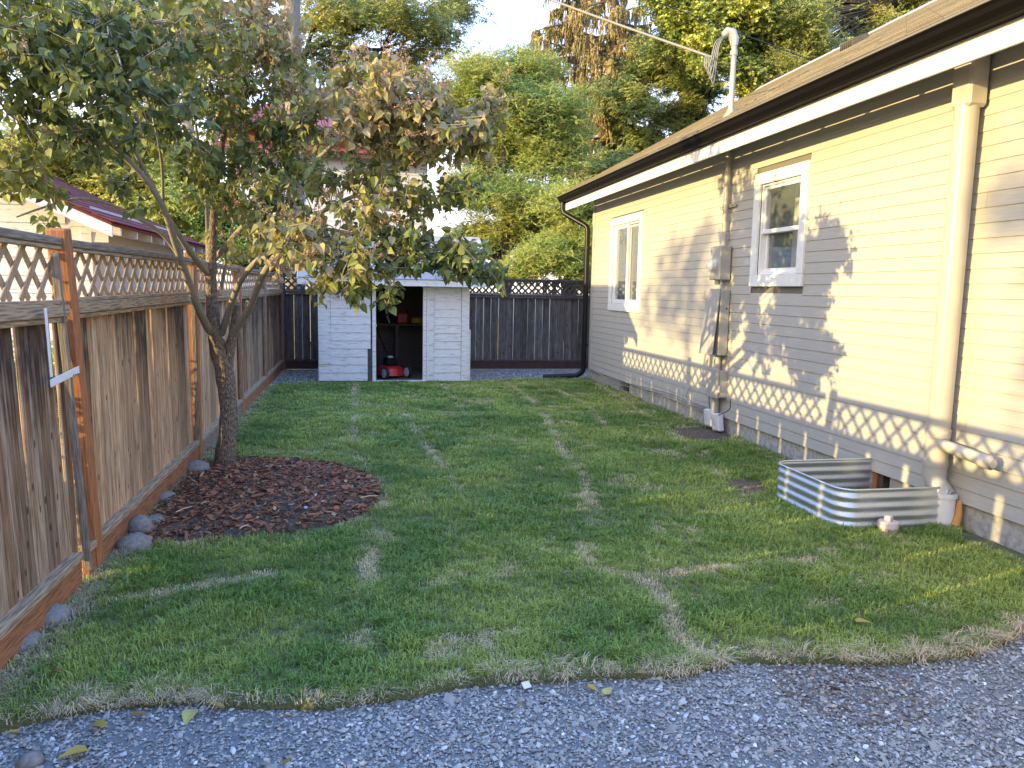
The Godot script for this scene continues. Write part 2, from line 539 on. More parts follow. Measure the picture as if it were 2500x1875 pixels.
# ---------------------------------------------------------------- ground
var lawn_poly := PackedVector2Array()
var mulch_poly := PackedVector2Array()
var bare := []            # [centre, radius x, radius z]
var lumps := FastNoiseLite.new()
var seams := [
	[[-0.1, -12.5], [-0.06, -9.8], [-0.08, -8.1], [-0.04, -7.1], [0.08, -6.45], [0.16, -5.3], [0.04, -4.1], [0.01, -3.2]],
	[[0.49, -12.2], [0.54, -9.75], [0.56, -8.44], [0.72, -6.38], [0.74, -5.7]],
	[[2.4, -12.74], [2.39, -10.76], [2.28, -9.29], [1.92, -7.09], [1.83, -5.96], [1.59, -5.04], [1.33, -4.3], [1.25, -3.97]],
	[[0.29, -3.84], [0.64, -3.9], [1.26, -3.97], [1.49, -3.8], [1.84, -3.85], [2.6, -3.9]],
	[[1.51, -3.72], [1.5, -3.37], [1.44, -3.15], [1.43, -2.9]],
	[[0.83, -5.3], [1.19, -5.39], [1.5, -5.06]],
	[[-1.0, -7.31], [-0.08, -7.16]],
	[[-1.3, -3.85], [-0.97, -3.95], [-0.5, -4.12]],
	[[3.9, -12.3], [3.7, -10.25], [3.45, -8.3], [3.2, -6.6], [3.0, -5.9]],
	[[0.3, -3.22], [0.76, -3.24]],
	[[1.3, -12.4], [1.28, -10.4], [1.3, -9.0]],
	[[3.0, -12.3], [3.05, -10.6], [2.95, -9.3], [2.7, -8.0]],
	[[2.2, -3.3], [2.9, -3.6]],
]

func seg_dist(p: Vector2, a: Vector2, b: Vector2) -> float:
	return p.distance_to(Geometry2D.get_closest_point_to_segment(p, a, b))

func dryness(p: Vector2) -> float:
	var d := 9.0
	for s in seams:
		for k in s.size() - 1:
			d = minf(d, seg_dist(p, Vector2(s[k][0], s[k][1]), Vector2(s[k + 1][0], s[k + 1][1])))
	var w := 0.042 + 0.055 * lumps.get_noise_2d(p.x * 30.0, p.y * 18.0)
	var r := clampf(1.5 - d / maxf(w, 0.02), 0.0, 1.0) * clampf(0.80 + 1.6 * lumps.get_noise_2d(p.x * 22.0 + 50.0, p.y * 22.0), 0.0, 1.0)
	var patch := lumps.get_noise_2d(p.x * 26.0 - 90.0, p.y * 26.0 + 31.0) + 0.4 * lumps.get_noise_2d(p.x * 90.0, p.y * 90.0)
	r = maxf(r, clampf((patch - 0.22 - (0.0 if p.x > 1.5 and p.y < -5.0 else 0.12)) * 2.2, 0.0, 0.75))
	if p.y > -3.05:
		r = maxf(r, clampf(1.0 - (edge_z(p.x) - p.y) / maxf(0.015, 0.04 + 0.2 * lumps.get_noise_2d(p.x * 40.0, 3.0)), 0.0, 1.0))
	if p.x < -1.2:
		r = maxf(r, clampf((-1.2 - p.x) * 5.0, 0.0, 0.8))
	if p.x > 3.8:
		r = maxf(r, 0.35)
	if p.x > -1.3 and p.x < 0.3 and p.y < -4.4 and p.y > -7.3:
		var e := 9.0
		for k in mulch_poly.size():
			e = minf(e, seg_dist(p, mulch_poly[k], mulch_poly[(k + 1) % mulch_poly.size()]))
		r = maxf(r, clampf(1.0 - e / 0.13, 0.0, 1.0) * clampf(0.45 + lumps.get_noise_2d(p.x * 50.0, p.y * 50.0), 0.0, 1.0))
	return r

var edge := [[-1.6, -2.74], [-1.25, -2.81], [-1.08, -2.89], [-0.88, -2.91], [-0.63, -2.90], [-0.43, -2.83], [-0.13, -2.78], [0.02, -2.80], [0.18, -2.80], [0.43, -2.86], [0.68, -2.85], [1.02, -2.83], [1.25, -2.79], [1.37, -2.81], [1.58, -2.87], [1.94, -2.81], [2.29, -2.75], [2.61, -2.76], [2.89, -2.84], [3.1, -2.94], [3.5, -3.05], [3.99, -3.1]]

func edge_z(x: float) -> float:
	for k in edge.size() - 1:
		if x <= edge[k + 1][0]:
			return lerpf(edge[k][1], edge[k + 1][1], clampf((x - edge[k][0]) / (edge[k + 1][0] - edge[k][0]), 0.0, 1.0))
	return edge[-1][1]

func flat_poly(poly: PackedVector2Array, y: float, skirt := 0.0) -> ArrayMesh:
	var mb := MB.new()
	var ids := Geometry2D.triangulate_polygon(poly)
	for k in range(0, ids.size(), 3):
		var a := poly[ids[k]]
		var b := poly[ids[k + 1]]
		var c := poly[ids[k + 2]]
		mb.out([Vector3(a.x, y, a.y), Vector3(b.x, y, b.y), Vector3(c.x, y, c.y)], Vector3(a.x, y - 9.0, a.y))
	if skirt > 0.0:
		var mid := Vector2.ZERO
		for p in poly:
			mid += p / poly.size()
		for k in poly.size():
			var a := poly[k]
			var b := poly[(k + 1) % poly.size()]
			mb.out([Vector3(a.x, y, a.y), Vector3(b.x, y, b.y), Vector3(b.x, y - skirt, b.y), Vector3(a.x, y - skirt, a.y)], Vector3(mid.x, y, mid.y))
	return mb.commit()

func in_bare(p: Vector2, grow := 1.0) -> bool:
	for b in bare:
		var d: Vector2 = p - b[0]
		var k := 1.0 + 0.35 * lumps.get_noise_2d(p.x * 60.0, p.y * 60.0)
		if pow(d.x / (b[1] * grow * k), 2.0) + pow(d.y / (b[2] * grow * k), 2.0) < 1.0:
			return true
	return false

func tuft_mesh(blades: int, high: float, spread: float, lean: float, wide: float, sd: int) -> ArrayMesh:
	rng.seed = sd
	var mb := MB.new()
	for k in blades:
		var an := rf(0, TAU)
		var p := Vector3(cos(an), 0, sin(an)) * spread * sqrt(rng.randf())
		var dir := Vector3(cos(an + rf(-1.2, 1.2)), 0, sin(an + rf(-1.2, 1.2))) * lean * rf(0.3, 1.3)
		var h := high * rf(0.6, 1.15)
		var side := dir.cross(Vector3.UP).normalized() * wide * rf(0.7, 1.2) * 0.5
		if side.length() < 1e-5:
			side = Vector3(wide * 0.5, 0, 0)
		var t := rf(0.72, 1.25)
		var col := Color(t, t, t)
		var a := p + (Vector3.UP * 0.55 + dir * 0.35) * h
		var b := p + (Vector3.UP * (0.95 - lean * 0.35) + dir * 1.05) * h
		mb.poly([p - side, p + side, a + side * 0.85, a - side * 0.85], col)
		mb.poly([a - side * 0.85, a + side * 0.85, b], col)
	return mb.commit()

func chip_mesh(sd: int, flat: float) -> ArrayMesh:     # an angular crushed stone
	rng.seed = sd
	var dirs := []
	for k in 9:
		dirs.append(Vector3(rf(-1, 1), rf(-1, 1), rf(-1, 1)).normalized() * rf(0.75, 1.1))
	# convex-ish blob: distort an octahedron split once
	var mb := MB.new()
	var ax := [Vector3.RIGHT, Vector3.UP, Vector3.BACK, Vector3.LEFT, Vector3.DOWN, Vector3.FORWARD]
	var pts := []
	for a in ax:
		pts.append((a + Vector3(rf(-0.4, 0.4), rf(-0.4, 0.4), rf(-0.4, 0.4))) * Vector3(1.0, flat, rf(0.7, 1.0)))
	for f in [[0, 1, 2], [0, 5, 1], [3, 1, 5], [3, 2, 1], [0, 2, 4], [0, 4, 5], [3, 5, 4], [3, 4, 2]]:
		var a: Vector3 = pts[f[0]]
		var b: Vector3 = pts[f[1]]
		var c: Vector3 = pts[f[2]]
		var m := (a + b + c) / 3.0 * rf(1.0, 1.5)
		for e in [[a, b], [b, c], [c, a]]:
			mb.out([e[0], e[1], m], Vector3.ZERO)
	return mb.commit()

func make_ground() -> void:
	lumps.seed = 5
	lumps.frequency = 0.05
	lumps.fractal_octaves = 3
	var big := PlaneMesh.new()
	big.size = Vector2(400, 400)
	var gr := struct("ground", big, mat.earth)
	gr.position = Vector3(0, -0.10, 0)
	for k in range(edge.size()):
		lawn_poly.append(Vector2(maxf(edge[k][0], -1.52), edge[k][1]))
	for p in [[3.99, -12.95], [3.2, -13.0], [2.2, -12.78], [1.8, -12.62], [-0.7, -12.62], [-1.52, -12.3]]:
		lawn_poly.append(Vector2(p[0], p[1]))
	struct("lawn", flat_poly(lawn_poly, 0.0, 0.09), mat.thatch)
	var drive := PlaneMesh.new()
	drive.size = Vector2(26, 9)
	var dr := struct("gravel_driveway", drive, mat.gravel_bed)
	dr.position = Vector3(3.0, -0.036, 1.5)
	struct("gravel_path", flat_poly(PackedVector2Array([Vector2(-1.6, -12.2), Vector2(5.2, -12.5), Vector2(5.2, -14.9), Vector2(-1.6, -14.9)]), -0.022), mat.gravel_bed)
	bare = [[Vector2(3.72, -7.75), 0.34, 0.42], [Vector2(3.08, -5.55), 0.16, 0.22], [Vector2(3.95, -4.0), 0.12, 0.3], [Vector2(3.5, -4.8), 0.40, 0.48]]
	for q in [[-1.36, -4.72], [-1.23, -4.74], [-0.98, -4.73], [-0.7, -4.78], [-0.41, -4.83], [-0.14, -4.96], [0.06, -5.22], [0.15, -5.6], [0.15, -5.95], [0.06, -6.26], [-0.21, -6.58], [-0.64, -6.86], [-0.98, -7.04], [-1.36, -6.95]]:
		mulch_poly.append(Vector2(q[0], q[1]))
	# bare soil where the grass has gone
	for b in bare.slice(0, 2):
		rng.seed = 19
		var xs := []
		var cs := []
		for i in 260:
			var an := rf(0, TAU)
			var p: Vector2 = b[0] + Vector2(cos(an) * b[1], sin(an) * b[2]) * rng.randf() * 1.1
			xs.append(Transform3D(Basis.from_euler(Vector3(rf(0, 6), rf(0, 6), 0)).scaled(Vector3.ONE * rf(0.005, 0.014)), Vector3(minf(p.x, 3.97), 0.006, p.y)))
			cs.append(Color(0.10, 0.07, 0.05).lerp(Color(0.24, 0.17, 0.12), rng.randf()))
		tag(stuff("soil_crumbs", chip_mesh(900, 0.7), mat.stone_chips, xs, cs), "loose brown soil crumbs by the phone boxes" if b == bare[0] else "loose brown soil crumbs at the window well corner", "soil")
		var pl := PackedVector2Array()
		for k in 18:
			var an := TAU * k / 18.0
			var kk := 1.0 + 0.25 * sin(k * 2.3)
			pl.append(b[0] + Vector2(cos(an) * minf(b[1] * kk, 3.985 - b[0].x), sin(an) * b[2] * kk))
		struct("bare_soil", flat_poly(pl, 0.006), mat.soil)

func make_grass() -> void:
	var kinds := [
		["green", tuft_mesh(11, 0.052, 0.030, 0.55, 0.0034, 11), [], []],
		["green", tuft_mesh(11, 0.042, 0.034, 0.85, 0.0034, 12), [], []],
		["dry", tuft_mesh(12, 0.034, 0.036, 1.15, 0.0028, 13), [], []],
		["straw", tuft_mesh(14, 0.066, 0.030, 1.45, 0.0026, 14), [], []],
	]
	rng.seed = 77
	for band in [[-2.7, -4.6, 1500.0, 1.0], [-4.6, -7.2, 950.0, 1.15], [-7.2, -10.0, 620.0, 1.35], [-10.0, -13.0, 460.0, 1.5]]:
		var count := int((band[0] - band[1]) * 5.55 * band[2])
		for i in count:
			var p := Vector2(rf(-1.5, 3.99), rf(band[1], band[0]))
			if not Geometry2D.is_point_in_polygon(p, lawn_poly):
				continue
			if Geometry2D.is_point_in_polygon(p, mulch_poly) or in_bare(p):
				continue
			if p.x < -1.36 and rng.randf() < 0.5:
				continue
			var dr := dryness(p)
			var k := 2 if rng.randf() < dr * 1.0 else rng.randi_range(0, 1)
			var s: float = band[3] * rf(0.75, 1.2) * (1.0 + 0.45 * lumps.get_noise_2d(p.x * 28.0, p.y * 28.0))
			var tall: float = s * rf(0.8, 1.15)
			if p.y < -9.0:
				tall *= 0.75
			var xf := Transform3D(Basis(Vector3.UP, rf(0, TAU)).scaled(Vector3(s, tall, s)), Vector3(p.x, -0.002, p.y))
			var col: Color
			if k == 2:
				var q := rng.randf()
				col = Color(0.82, 0.65, 0.40).lerp(Color(0.60, 0.50, 0.24), q) * rf(0.75, 1.2)
			else:
				var q := clampf(0.5 + 1.2 * lumps.get_noise_2d(p.x * 12.0 + 7.0, p.y * 12.0) + 0.7 * lumps.get_noise_2d(p.x * 45.0, p.y * 45.0 + 9.0) + rf(-0.3, 0.3), 0.0, 1.0)
				col = Color(0.145, 0.255, 0.040).lerp(Color(0.365, 0.440, 0.085), q)
				col = col.lerp(Color(0.40, 0.37, 0.16), dr * 0.6 * rng.randf()) * rf(0.85, 1.15)
			kinds[k][2].append(xf)
			kinds[k][3].append(col)
	# dead fringe hanging over the cut edge of the turf
	for i in 1700:
		var x := rf(-1.5, 3.9)
		if lumps.get_noise_2d(x * 34.0, 9.0) + 0.4 * lumps.get_noise_2d(x * 120.0, 3.0) < rf(-0.25, 0.2) - (0.12 if x > 1.2 or x < -0.5 else 0.0):
			continue
		var z := edge_z(x) + rf(-0.09, 0.012)
		var kk := 3 if rng.randf() < 0.35 else 2
		kinds[kk][2].append(Transform3D(Basis(Vector3.UP, rf(0, TAU)).scaled(Vector3.ONE * rf(0.5, 1.25)), Vector3(x, -0.012, z)))
		kinds[kk][3].append(Color(0.80, 0.63, 0.40).lerp(Color(0.55, 0.42, 0.24), rng.randf()))
	for i in 130:          # straw along the foot of the fence and round the stones
		var z := rf(-4.6, -2.9)
		kinds[2][2].append(Transform3D(Basis(Vector3.UP, rf(0, TAU)).scaled(Vector3.ONE * rf(0.9, 1.9)), Vector3(-1.34 + rf(-0.06, 0.08), 0.0, z)))
		kinds[2][3].append(Color(0.44, 0.37, 0.25) * rf(0.7, 1.1))
	var names := ["short green grass blades of the lawn", "lower lying green grass blades of the lawn", "dry straw coloured grass along the turf seams", "long dead straw hanging over the cut front edge of the turf"]
	for k in 4:
		var o := stuff("lawn_grass" if k < 2 else "dry_grass", kinds[k][1], mat.grass, kinds[k][2], kinds[k][3])
		tag(o, names[k], "grass")

func make_gravel() -> void:
	rng.seed = 31
	var sets := []
	for k in 4:
		sets.append([chip_mesh(200 + k, 0.55), [], []])
	var area := [[-1.7, 4.2, -3.12, -1.65, 92000, 1.0], [-1.5, -0.66, -14.75, -12.3, 4200, 1.5], [1.85, 4.4, -14.75, -12.65, 7000, 1.5]]
	rng.seed = 32
	for a in area:
		for i in a[4]:
			var p := Vector2(rf(a[0], a[1]), rf(a[2], a[3]))
			if a[5] == 1.0:
				if p.y < edge_z(p.x) - 0.02 and p.x < 3.99:
					continue
				# trodden places show mostly fines
				var worn := lumps.get_noise_2d(p.x * 9.0 + 20.0, p.y * 16.0)
				if worn > 0.15 and rng.randf() < 0.4:
					continue
			elif Geometry2D.is_point_in_polygon(p, lawn_poly) or p.x > 3.99 and p.y > -13.0:
				continue
			var s: float = 0.0053 * exp(rng.randfn(0.0, 0.42)) * a[5]
			var y := (-0.036 if a[5] == 1.0 else -0.022) + s * 0.35 + (rf(0.0, 0.006) if rng.randf() < 0.4 else 0.0)
			var b := Basis.from_euler(Vector3(rf(-0.5, 0.5), rf(0, TAU), rf(-0.5, 0.5))).scaled(Vector3.ONE * s)
			var t := exp(rng.randfn(0.0, 0.26))
			var c := Color(0.31, 0.295, 0.272) * t
			if rng.randf() < 0.05:
				c = Color(0.34, 0.29, 0.24) * t
			elif rng.randf() < 0.08:
				c = Color(0.46, 0.46, 0.47) * t
			elif p.distance_to(Vector2(1.95, -2.62)) < 0.30 and rng.randf() < 0.6:
				c = Color(0.19, 0.145, 0.11) * t        # soil trodden into the gravel
			var k := rng.randi_range(0, 3)
			sets[k][1].append(Transform3D(b, Vector3(p.x, y, p.y)))
			sets[k][2].append(c)
	for k in 4:
		var o := stuff("gravel", sets[k][0], mat.stone_chips, sets[k][1], sets[k][2])
		tag(o, ["crushed blue grey gravel on the driveway and beside the shed", "broken grey stone chips of the driveway and path", "angular slate grey chips of the driveway and path", "sharp bluish chips of the driveway and path"][k], "gravel")

func mound(p: Vector2) -> float:
	var d := (p - Vector2(-0.62, -5.85)) / Vector2(0.8, 1.15)
	return 0.012 + 0.095 * clampf(1.0 - d.length_squared(), 0.0, 1.0)

func make_mulch() -> void:
	var bed := thing("mulch_bed", "round bed of reddish brown bark mulch under the tree", "mulch bed", Vector3(-0.62, 0, -5.85))
	var mb := MB.new()
	var mid := Vector2(-0.62, -5.85)
	for k in mulch_poly.size():
		for r in 6:
			var q := []
			for e in [[k, r], [k + 1, r], [k + 1, r + 1], [k, r + 1]]:
				var p: Vector2 = mid.lerp(mulch_poly[e[0] % mulch_poly.size()], e[1] / 6.0)
				q.append(Vector3(p.x - mid.x, mound(p) if e[1] < 6 else -0.01, p.y - mid.y))
			mb.out(q if r > 0 else [q[0], q[2], q[3]], Vector3(0, -9, 0))
	part("soil", mb.commit(), mat.soil, bed)
	rng.seed = 41
	var sets := []
	for k in 4:
		var c := MB.new()
		var L := 1.0
		var w: float = [0.42, 0.22, 0.6, 0.14][k]
		var pts := [Vector3(-L, 0, -w * 0.4), Vector3(-L * 0.5, 0, -w), Vector3(L * 0.7, 0, -w * 0.8), Vector3(L, 0, w * 0.1), Vector3(L * 0.5, 0, w), Vector3(-L * 0.8, 0, w * 0.7)]
		var topp := []
		var bot := []
		for p in pts:
			topp.append(p + Vector3(0, 0.09 + 0.10 * sin(p.x * 2.0 + k), 0))
			bot.append(p * 0.94 + Vector3(0, -0.07 + 0.10 * sin(p.x * 2.0 + k), 0))
		c.out(topp, Vector3(0, -9, 0))
		c.out(bot, Vector3(0, 9, 0))
		for e in 6:
			c.out([topp[e], topp[(e + 1) % 6], bot[(e + 1) % 6], bot[e]], Vector3.ZERO)
		sets.append([c.commit(), [], []])
	for i in 9500:
		var p := Vector2(rf(-1.37, 0.16), rf(-7.05, -4.7))
		if not Geometry2D.is_point_in_polygon(p, mulch_poly):
			continue
		if rng.randf() < 0.05:
			p += Vector2(rf(-0.1, 0.14), rf(-0.12, 0.14))
		var s := 0.0125 * exp(rng.randfn(0.0, 0.5))
		if rng.randf() < 0.05:
			s *= 1.7
		s = minf(s, 0.045)
		var k := rng.randi_range(0, 3)
		var b := Basis.from_euler(Vector3(rng.randfn(0, 0.33), rf(0, TAU), rng.randfn(0, 0.33))).scaled(Vector3.ONE * s)
		var q := rng.randf()
		var col := Color(0.17, 0.060, 0.028).lerp(Color(0.34, 0.135, 0.062), rng.randf())
		if q < 0.22:
			col = Color(0.045, 0.024, 0.016)
		elif q > 0.93:
			col = Color(0.42, 0.28, 0.15)
		elif q > 0.80:
			col = Color(0.27, 0.135, 0.07)
		if q > 0.992:
			col = Color(0.34, 0.35, 0.37)
		col *= rf(0.75, 1.25)
		sets[k][1].append(Transform3D(b, Vector3(p.x - mid.x, mound(p) + rf(0.002, 0.016), p.y - mid.y)))
		sets[k][2].append(col)
	for k in 4:
		stuff("bark_chips", sets[k][0], mat.mulch, sets[k][1], sets[k][2], bed)

func stone_mesh(sd: int) -> ArrayMesh:
	var nz := FastNoiseLite.new()
	nz.seed = sd
	nz.frequency = 0.8
	var mb := MB.new()
	var R := 10
	var S := 16
	var ids := []
	for r in R + 1:
		var row := []
		for s in S + 1:
			var th := PI * r / R
			var ph := TAU * (s % S) / S
			var d := Vector3(sin(th) * cos(ph), cos(th), sin(th) * sin(ph))
			var q := d * (1.0 + 0.22 * nz.get_noise_3dv(d * 1.3) + 0.05 * nz.get_noise_3dv(d * 5.0))
			row.append(mb.vert(q, d, Color.WHITE))
		ids.append(row)
	for r in R:
		for s in S:
			mb.tri_i(ids[r][s], ids[r][s + 1], ids[r + 1][s + 1])
			mb.tri_i(ids[r][s], ids[r + 1][s + 1], ids[r + 1][s])
	return mb.commit()

func make_stones() -> void:
	var list := [
		[Vector3(-1.30, 0.02, -4.66), Vector3(0.095, 0.075, 0.085), 0.3, "largest smooth grey river stone beside the mulch bed"],
		[Vector3(-1.345, 0.045, -4.95), Vector3(0.07, 0.075, 0.085), 0.9, "rounded grey river stone standing behind the largest stone"],
		[Vector3(-1.37, 0.015, -5.72), Vector3(0.08, 0.05, 0.08), 2.0, "flat oval river stone half under the fence rail beside the mulch"],
		[Vector3(-1.34, 0.02, -6.62), Vector3(0.11, 0.065, 0.12), 0.5, "brownish boulder at the fence post beside the tree trunk"],
		[Vector3(-1.33, 0.0, -5.2), Vector3(0.12, 0.04, 0.08), 1.2, "low stone mostly buried by mulch at the fence"],
		[Vector3(-1.40, 0.0, -3.72), Vector3(0.08, 0.06, 0.10), 0.2, "grey stone tucked under the orange kickboard by the lawn"],
		[Vector3(-1.41, 0.0, -3.45), Vector3(0.06, 0.045, 0.09), 0.0, "blue grey broken stone under the front end of the kickboard"],
		[Vector3(-1.07, -0.02, -2.60), Vector3(0.040, 0.030, 0.035), 0.4, "rounded cobble lying alone in the gravel"],
	]
	for k in list.size():
		var e: Array = list[k]
		var o := part("river_stone", stone_mesh(300 + k), mat.river_stone, self, Transform3D(Basis(Vector3.UP, e[2]) * Basis.from_scale(e[1]), e[0]))
		tag(o, e[3], "stone", "stones along the fence" if k < 7 else "")

# ---------------------------------------------------------------- fences
# a fence runs along its own +x; its own +z faces the yard
func slat_mesh(L: float) -> ArrayMesh:
	return boxm(Vector3(0.036, snappedf(L, 0.002), 0.009), 0.002)

func lattice(root: Node3D, s0: float, s1: float, y0: float, y1: float, m: Material, pitch := 0.18) -> void:
	var h := y1 - y0
	for dirn in [1, -1]:
		var k := -h
		while k < s1 - s0:
			# runs from (k, bottom) to (k + h, top), mirrored for the other layer
			var a := Vector2(k, 0.0)
			var b := Vector2(k + h, h)
			if a.x < 0.0:
				a = Vector2(0.0, -k)
			if b.x > s1 - s0:
				b = Vector2(s1 - s0, s1 - s0 - k)
			var L := a.distance_to(b)
			if L > 0.05:
				var c := (a + b) / 2.0
				var x := s0 + c.x if dirn == 1 else s1 - c.x
				part("lattice_slat", slat_mesh(L), m, root, at(Vector3(x, y0 + c.y, 0.006 * dirn), Vector3(0, 0, -PI / 4 * dirn)))
			k += pitch * rf(0.97, 1.03)

func fence_boards(root: Node3D, s0: float, s1: float, y0: float, y1: float, m: Material, cols: Array, gaps: Array, tilt := 0.0, width := 0.142) -> void:
	var s := s0
	var k := 0
	while s < s1 - 0.03:
		var w: float = [0.142, 0.140, 0.134, 0.142][k % 4] * width / 0.142
		w = minf(w, s1 - s)
		if s1 - s - w < 0.04:
			w = s1 - s
		w = snappedf(w, 0.002)
		var gap: float = gaps[k % gaps.size()]
		var mesh := board_mesh(w - 0.002, y1 - y0, 0.016, cols[k % cols.size()], k % 3 == 1)
		part("fence_board", mesh, m, root, at(Vector3(s + w / 2.0, y0, rf(-0.004, 0.004)), Vector3(rf(-0.004, 0.004), rf(-0.02, 0.02), tilt * (1.0 + 0.25 * sin(k * 2.1)) + rf(-0.004, 0.004))))
		s += w + gap
		k += 1

func rails(root: Node3D, s0: float, s1: float, axis: String, style := "tan", y_mid := 1.41, sag := 0.0) -> void:
	var L := s1 - s0
	var mid := (s0 + s1) / 2.0
	var wood: Material = mat["rail_wood_" + axis] if style != "old" else mat["old_wood_" + axis]
	var cap: Material = mat["cap_wood_" + axis] if style != "old" else mat["old_wood_" + axis]
	var kick: Material = mat["kick_wood_" + axis] if style == "tan" else mat["cap_wood_" + axis] if style == "grey" else mat["old_red_wood_" + axis]
	part("cap_rail", boxm(Vector3(L, 0.038, 0.088), 0.005), cap, root, at(Vector3(mid, 1.742, 0.004), Vector3(0, 0, sag)))
	part("lattice_trim", boxm(Vector3(L, 0.020, 0.036), 0.003), wood, root, at(Vector3(mid, 1.712, 0.022), Vector3(0, 0, sag)))
	part("lattice_trim", boxm(Vector3(L, 0.020, 0.036), 0.003), wood, root, at(Vector3(mid, y_mid + 0.053, 0.024), Vector3(0, 0, sag)))
	part("middle_rail", boxm(Vector3(L, 0.058, 0.040), 0.004), wood, root, at(Vector3(mid, y_mid + 0.012, 0.034), Vector3(0, 0, sag)))
	part("lower_trim", boxm(Vector3(L, 0.024, 0.030), 0.003), wood, root, at(Vector3(mid, y_mid - 0.031, 0.027), Vector3(0, 0, sag)))
	part("bottom_rail", boxm(Vector3(L, 0.040, 0.070), 0.004), cap if style == "old" else mat["rail_wood_" + axis], root, at(Vector3(mid, 0.160, 0.026)))
	part("kickboard", boxm(Vector3(L, 0.138, 0.036), 0.003), kick, root, at(Vector3(mid, 0.068, 0.030)))

func make_left_fence() -> void:
	rng.seed = 61
	var f := thing("wooden_fence", "weathered cedar board fence with lattice top and orange posts beside the tree", "fence", Vector3(-1.45, 0, -1.70))
	f.rotation.y = PI / 2
	# s = -z - 1.70
	var posts := [0.0, 2.58, 5.38, 7.92, 10.36, 13.05, -2.55, -5.10]
	for k in posts.size():
		var lean := 0.145 if k == 1 else 0.0
		var L := 1.84 if k != 3 else 1.80
		var o := part("post", boxm(Vector3(0.088, L, 0.088), 0.006), mat["post_wood_y"], f, Transform3D(Basis(Vector3.BACK, lean), Vector3(posts[k] - sin(lean) * L / 2.0 + (0.10 if k == 1 else 0.0), L / 2.0 - 0.03, 0.02)))
		if k == 1:
			o.set_meta("label", "leaning orange brown post with a greyed side")
	for k in 7:
		var s0: float = (posts[k] if k < 5 else posts[k + 1]) + 0.046
		var s1: float = (posts[k + 1] if k < 5 else posts[6] if k == 6 else posts[0]) - 0.046
		if k == 0:
			s1 -= 0.12
		if k == 1:
			s0 -= 0.10
		var style: String = ["tan", "tan", "grey", "tan", "tan", "tan", "tan"][k]
		rails(f, s0, s1, "z", style, [1.40, 1.41, 1.42, 1.42, 1.42, 1.41, 1.41][k], [-0.004, 0.004, -0.003, 0.002, 0.0, 0.0, 0.0][k])
		for e in [s0 + 0.013, s1 - 0.013]:
			part("lattice_stile", boxm(Vector3(0.026, 1.66, 0.034), 0.003), mat["cap_wood_y"], f, Transform3D(Basis(Vector3.BACK, 0.145 if (k == 1 and e < s0 + 0.1) or (k == 0 and e > s1 - 0.1) else 0.0), Vector3(e + (0.0 if k > 1 else 0.02), 0.86, 0.038)))
		lattice(f, s0 + 0.03, s1 - 0.03, 1.462, 1.715, mat["lattice_wood_y"])
		if k == 0:
			fence_boards(f, s0 - 0.06, s1 + 0.10, 0.10, 1.37, mat.stained_boards, [1, 5, 7, 1, 5], [0.001, 0.004, 0.001, 0.001, 0.014, 0.001], 0.075)
		elif k == 1:
			fence_boards(f, s0 + 0.02, s1, 0.14, 1.375, mat.fence_boards, [1, 5, 2, 4, 7, 0, 3, 6], [0.002, 0.003, 0.012, 0.002, 0.006, 0.003, 0.001, 0.004], 0.035)
		elif k == 2:
			fence_boards(f, s0, s1, 0.14, 1.385, mat.fence_boards, [0, 3, 2, 6, 4, 5, 1, 7], [0.002, 0.010, 0.002, 0.003, 0.008, 0.002])
		else:
			fence_boards(f, s0, s1, 0.14, 1.385, mat.stained_boards, [0, 3, 1, 6, 4, 2, 5, 7], [0.0, 0.001, 0.0, 0.002] if k > 4 else [0.002, 0.009, 0.003, 0.002, 0.010, 0.002, 0.004])

func make_back_fence() -> void:
	rng.seed = 62
	var f := thing("back_fence", "dark greyed board fence with lattice top behind the shed", "fence", Vector3(-1.40, 0, -14.80))
	var posts := [0.0, 1.35, 3.42, 6.0]
	for k in posts.size():
		part("post", boxm(Vector3(0.088, 1.80, 0.088), 0.006), mat["old_wood_y"], f, at(Vector3(posts[k], 0.88, 0.0)))
	for k in 3:
		var s0: float = posts[k] + 0.046
		var s1: float = posts[k + 1] - 0.046
		rails(f, s0, s1, "x", "old", 1.42)
		lattice(f, s0, s1, 1.475, 1.715, mat["old_wood_y"], 0.13)
		fence_boards(f, s0, s1, 0.14, 1.39, mat.grey_boards, [0, 5, 2, 7, 3, 1, 6, 4], [0.006, 0.014, 0.004, 0.016, 0.005, 0.010, 0.004])

func make_bracket() -> void:
	var o := thing("metal_bracket", "white L shaped metal strap screwed to the leaning fence post", "bracket", Vector3(-1.362, 1.43, -3.72))
	part("upright", boxm(Vector3(0.006, 0.31, 0.022), 0.002), mat.vinyl, o, at(Vector3(0, -0.155, -0.015), Vector3(0.09, 0, 0)))
	part("arm", boxm(Vector3(0.005, 0.036, 0.36), 0.002), mat.vinyl, o, at(Vector3(-0.004, -0.326, -0.205), Vector3(0.07, 0, 0)))
	for k in 3:
		part("screw_hole", boxm(Vector3(0.004, 0.008, 0.008), 0.001), mat.hole, o, at(Vector3(0.0, -0.333, -0.30 - 0.028 * k)))

# ---------------------------------------------------------------- house on the right
var wall_x := 4.0

